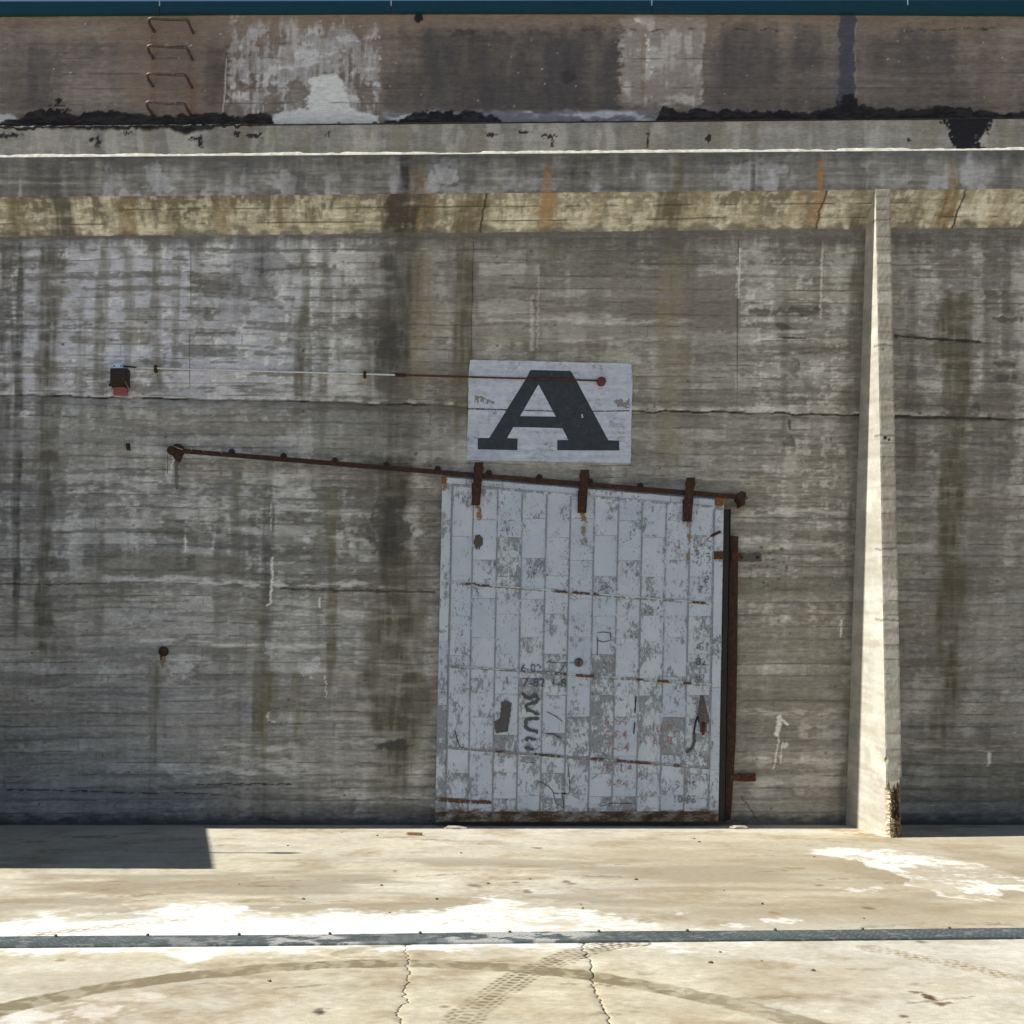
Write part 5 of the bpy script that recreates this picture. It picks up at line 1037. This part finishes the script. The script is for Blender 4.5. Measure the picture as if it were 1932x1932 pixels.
# ------------------------------------------------------------------ ladder of staple rungs
lad = thing('wall_ladder', W(325, 215, YU), 'four rusty bent-bar ladder rungs set into the brown upper wall', 'ladder')
for (xa, xb, y) in ((291.4, 365, 60), (289.7, 364, 110.4), (288.7, 362.4, 162.6), (287.4, 360.4, 214.6)):
    a = Vector(W(xa, y, YU)); b = Vector(W(xb, y + 2.4, YU)); o1 = .26; sag = random.uniform(-.006, .006); up = .012
    A = a + Vector((-.02, -o1, up)); Bv = b + Vector((-.015, -o1, up + sag)); ddx = Vector((.035, 0, 0)); iny = Vector((0, .06, -.004))
    pts = [a + Vector((0, .03, 0)), a, A + iny * 2, A + iny, A + iny * .35 + ddx * .25, A + ddx, A + ddx * 2.4, (A + Bv) / 2 + Vector((0, 0, sag - .004)), Bv - ddx * 2.4, Bv - ddx, Bv - ddx * .25 + iny * .35, Bv + iny, Bv + iny * 2, b, b + Vector((0, .03, 0))]
    tube('rung', pts, .0175, M['rung'], lad, 10)

# ------------------------------------------------------------------ conduit, box, wall bolt, wire
cd = thing('conduit', W(700, 707, 0), 'thin conduit pipe, half pale and half rusty, ending in a red disc on the sign', 'pipe')
cyl = lambda x: 694.5 + (718 - 694.5) * (x - 290) / (1130 - 290)
tube('pale_pipe', [W(x, cyl(x), -.035) for x in range(258, 756, 10)], .0115, M['zinc'], cd, 8)
tube('rusty_pipe', [W(x, cyl(x), -.035) for x in list(range(752, 1128, 8)) + [1128]], .0105, M['rust'], cd, 8)
tube('coupling', [W(746, cyl(746), -.035), W(765, cyl(765), -.035)], .019, M['rust_dark'], cd, 10)
for x in (293, 688):
    bm = bmesh.new(); add_prism(bm, rect(x - 2.6, cyl(x) - 6, x + 2.6, cyl(x) + 6.5), -.052, .005); obj_bm('clamp', bm, M['rust_dark'], cd)
disc('red_disc', 1135.5, 718.5, 8.6, -.075, -.018, M['red_dark'], cd, 20, .014)
bx = thing('control_box', W(224, 728, 0), 'small dark brown control box with pale blue bracket and red tag on the wall', 'control box')
plate('casing', rect(207.5, 694.5, 241, 728), -.115, .005, M['dark_box'], bx, .008)
plate('cover', rect(211, 698, 238, 723), -.124, -.112, M['dark_box'], bx, .004)
bk = plate('bracket', rect(213.5, 685.5, 230.5, 694.5), -.10, .005, M['blue'], bx, .003)
for x in (215.5, 228.5): disc('bracket_hole', x, 690.5, 1.5, -.103, -.099, M['black'], bk, 8)
plate('red_tag', rect(213.7, 730, 240, 746), -.03, -.012, M['red'], bx, .002)
plate('tag_holder', rect(217, 726.5, 235, 731), -.045, .005, M['wire'], bx, .002)
tube('lever', [W(213, 722, -.08), W(208, 726, -.085), W(205.5, 727.5, -.085)], [.012, .016, .020], M['black'], bx, 8)
tube('stub_pipe', [W(230, 690, -.05), W(236, 691, -.05), W(247, 692, -.04), W(258, cyl(258), -.035)], .010, M['dark_box'], bx, 8)
for pts in ([(300, 315), (330, 300), (355, 280)], [(335, 345), (360, 400), (420, 490), (480, 570), (505, 610)]):
    tube('loose_wire', [W(*zq(*p), -.128 + .02 * k) for k, p in enumerate(pts)], .0028, M['wire'], bx, 6)
wr = thing('wire', W(350, 850, -.17), 'pale wire wound round the upper end of the door rail', 'wire')
wv = [(920, 990), (985, 1035)], [(880, 1090), (940, 1115), (1000, 1135)], [(1075, 1098), (1105, 1142)], [(1160, 1098), (1245, 1150)], [(1375, 1115), (1455, 1172)]
for pts in wv[1:]: tube('strand', [W(*zq(*p), -.1735) for p in pts], .0045, M['wire'], wr, 6)
tube('strand', [W(*zq(825, 1190), -.15), W(*zq(826, 1300), -.1), W(*zq(820, 1420), -.03)], .003, M['black'], wr, 6)
wb = thing('wall_bolt', W(307, 1229, 0), 'round rusty bolt head standing alone low on the wall', 'bolt')
disc('head', 307.5, 1229, 9.2, -.05, .004, M['rust_dark'], wb, 20, .014)
tube('tail', [W(304, 1236, -.02), W(303.5, 1245, -.016)], .008, M['rust_dark'], wb, 6)
hs = tag(plate('wall_hole_patch', rough_poly([(237, 836), (244, 836), (246, 850), (239, 849)], 3, .6, 9), -.014, .004, M['black']), 'small hole in the wall below the control box, its shade a black patch', 'hole patch')  # black patch painted for the shade inside a small hole

# ------------------------------------------------------------------ litter on the apron
def lump(name, px, py, w, d, h, mat, label, cat, group=None, seed=0):
    gx, gy, _ = G(px, py); rr = random.Random(seed); bm = bmesh.new(); bmesh.ops.create_icosphere(bm, subdivisions=2, radius=1.0)
    for v in bm.verts:
        n_ = 1 + rr.uniform(-.28, .28); v.co = Vector((v.co.x * w / 2 * n_ + gx, v.co.y * d / 2 * n_ + gy, max(v.co.z * n_, -.25) * h * .8 + h * .2))
    return tag(obj_bm(name, bm, M[mat], None), label, cat, group)
lump('mortar_lump', 857, 1564, .26, .10, .035, 'chip', 'flat crumb of pale mortar at the foot of the sliding door', 'rubble', seed=1)
lump('mortar_lump', 1394, 1563.5, .23, .10, .04, 'chip', 'flat crumb of pale mortar at the foot of the jamb post', 'rubble', seed=2)
def chip():
    gx, gy, _ = G(782, 1576); bm = bmesh.new(); add_box(bm, gx - .085, gx + .085, gy - .02, gy + .02, .002, .032)
    for v in bm.verts: v.co.x += random.uniform(-.02, .02); v.co.z += max(0, random.uniform(-.012, .004)); v.co.y += (v.co.x - gx) * -.25
    return tag(obj_bm('wood_chip', bm, M['wood']), 'short splinter of brown wood lying on the apron near the door', 'wood chip')
chip()
rr = random.Random(5)
spots = [(870, 1610), (712, 1577), (1310, 1583), (1319, 1589), (720, 1671), (921, 1668), (1096, 1707), (1099, 1714), (1200, 1660), (543, 1596), (572, 1697), (452, 1669), (1536, 1617), (1630, 1733), (1438, 1706), (1000, 1659), (1366, 1681), (1359, 1797), (1437, 1814), (1341, 1817), (1534, 1832), (735, 1722), (824, 1697), (645, 1571), (508, 1852)]
for k, (x, y) in enumerate(spots):
    w = rr.uniform(.010, .024); lump('pebble', x, y, w * 1.3, w, w * .6, 'stone', 'tiny brown pebble lying loose on the sunlit concrete', 'pebble', 'pebbles on the concrete', 10 + k)
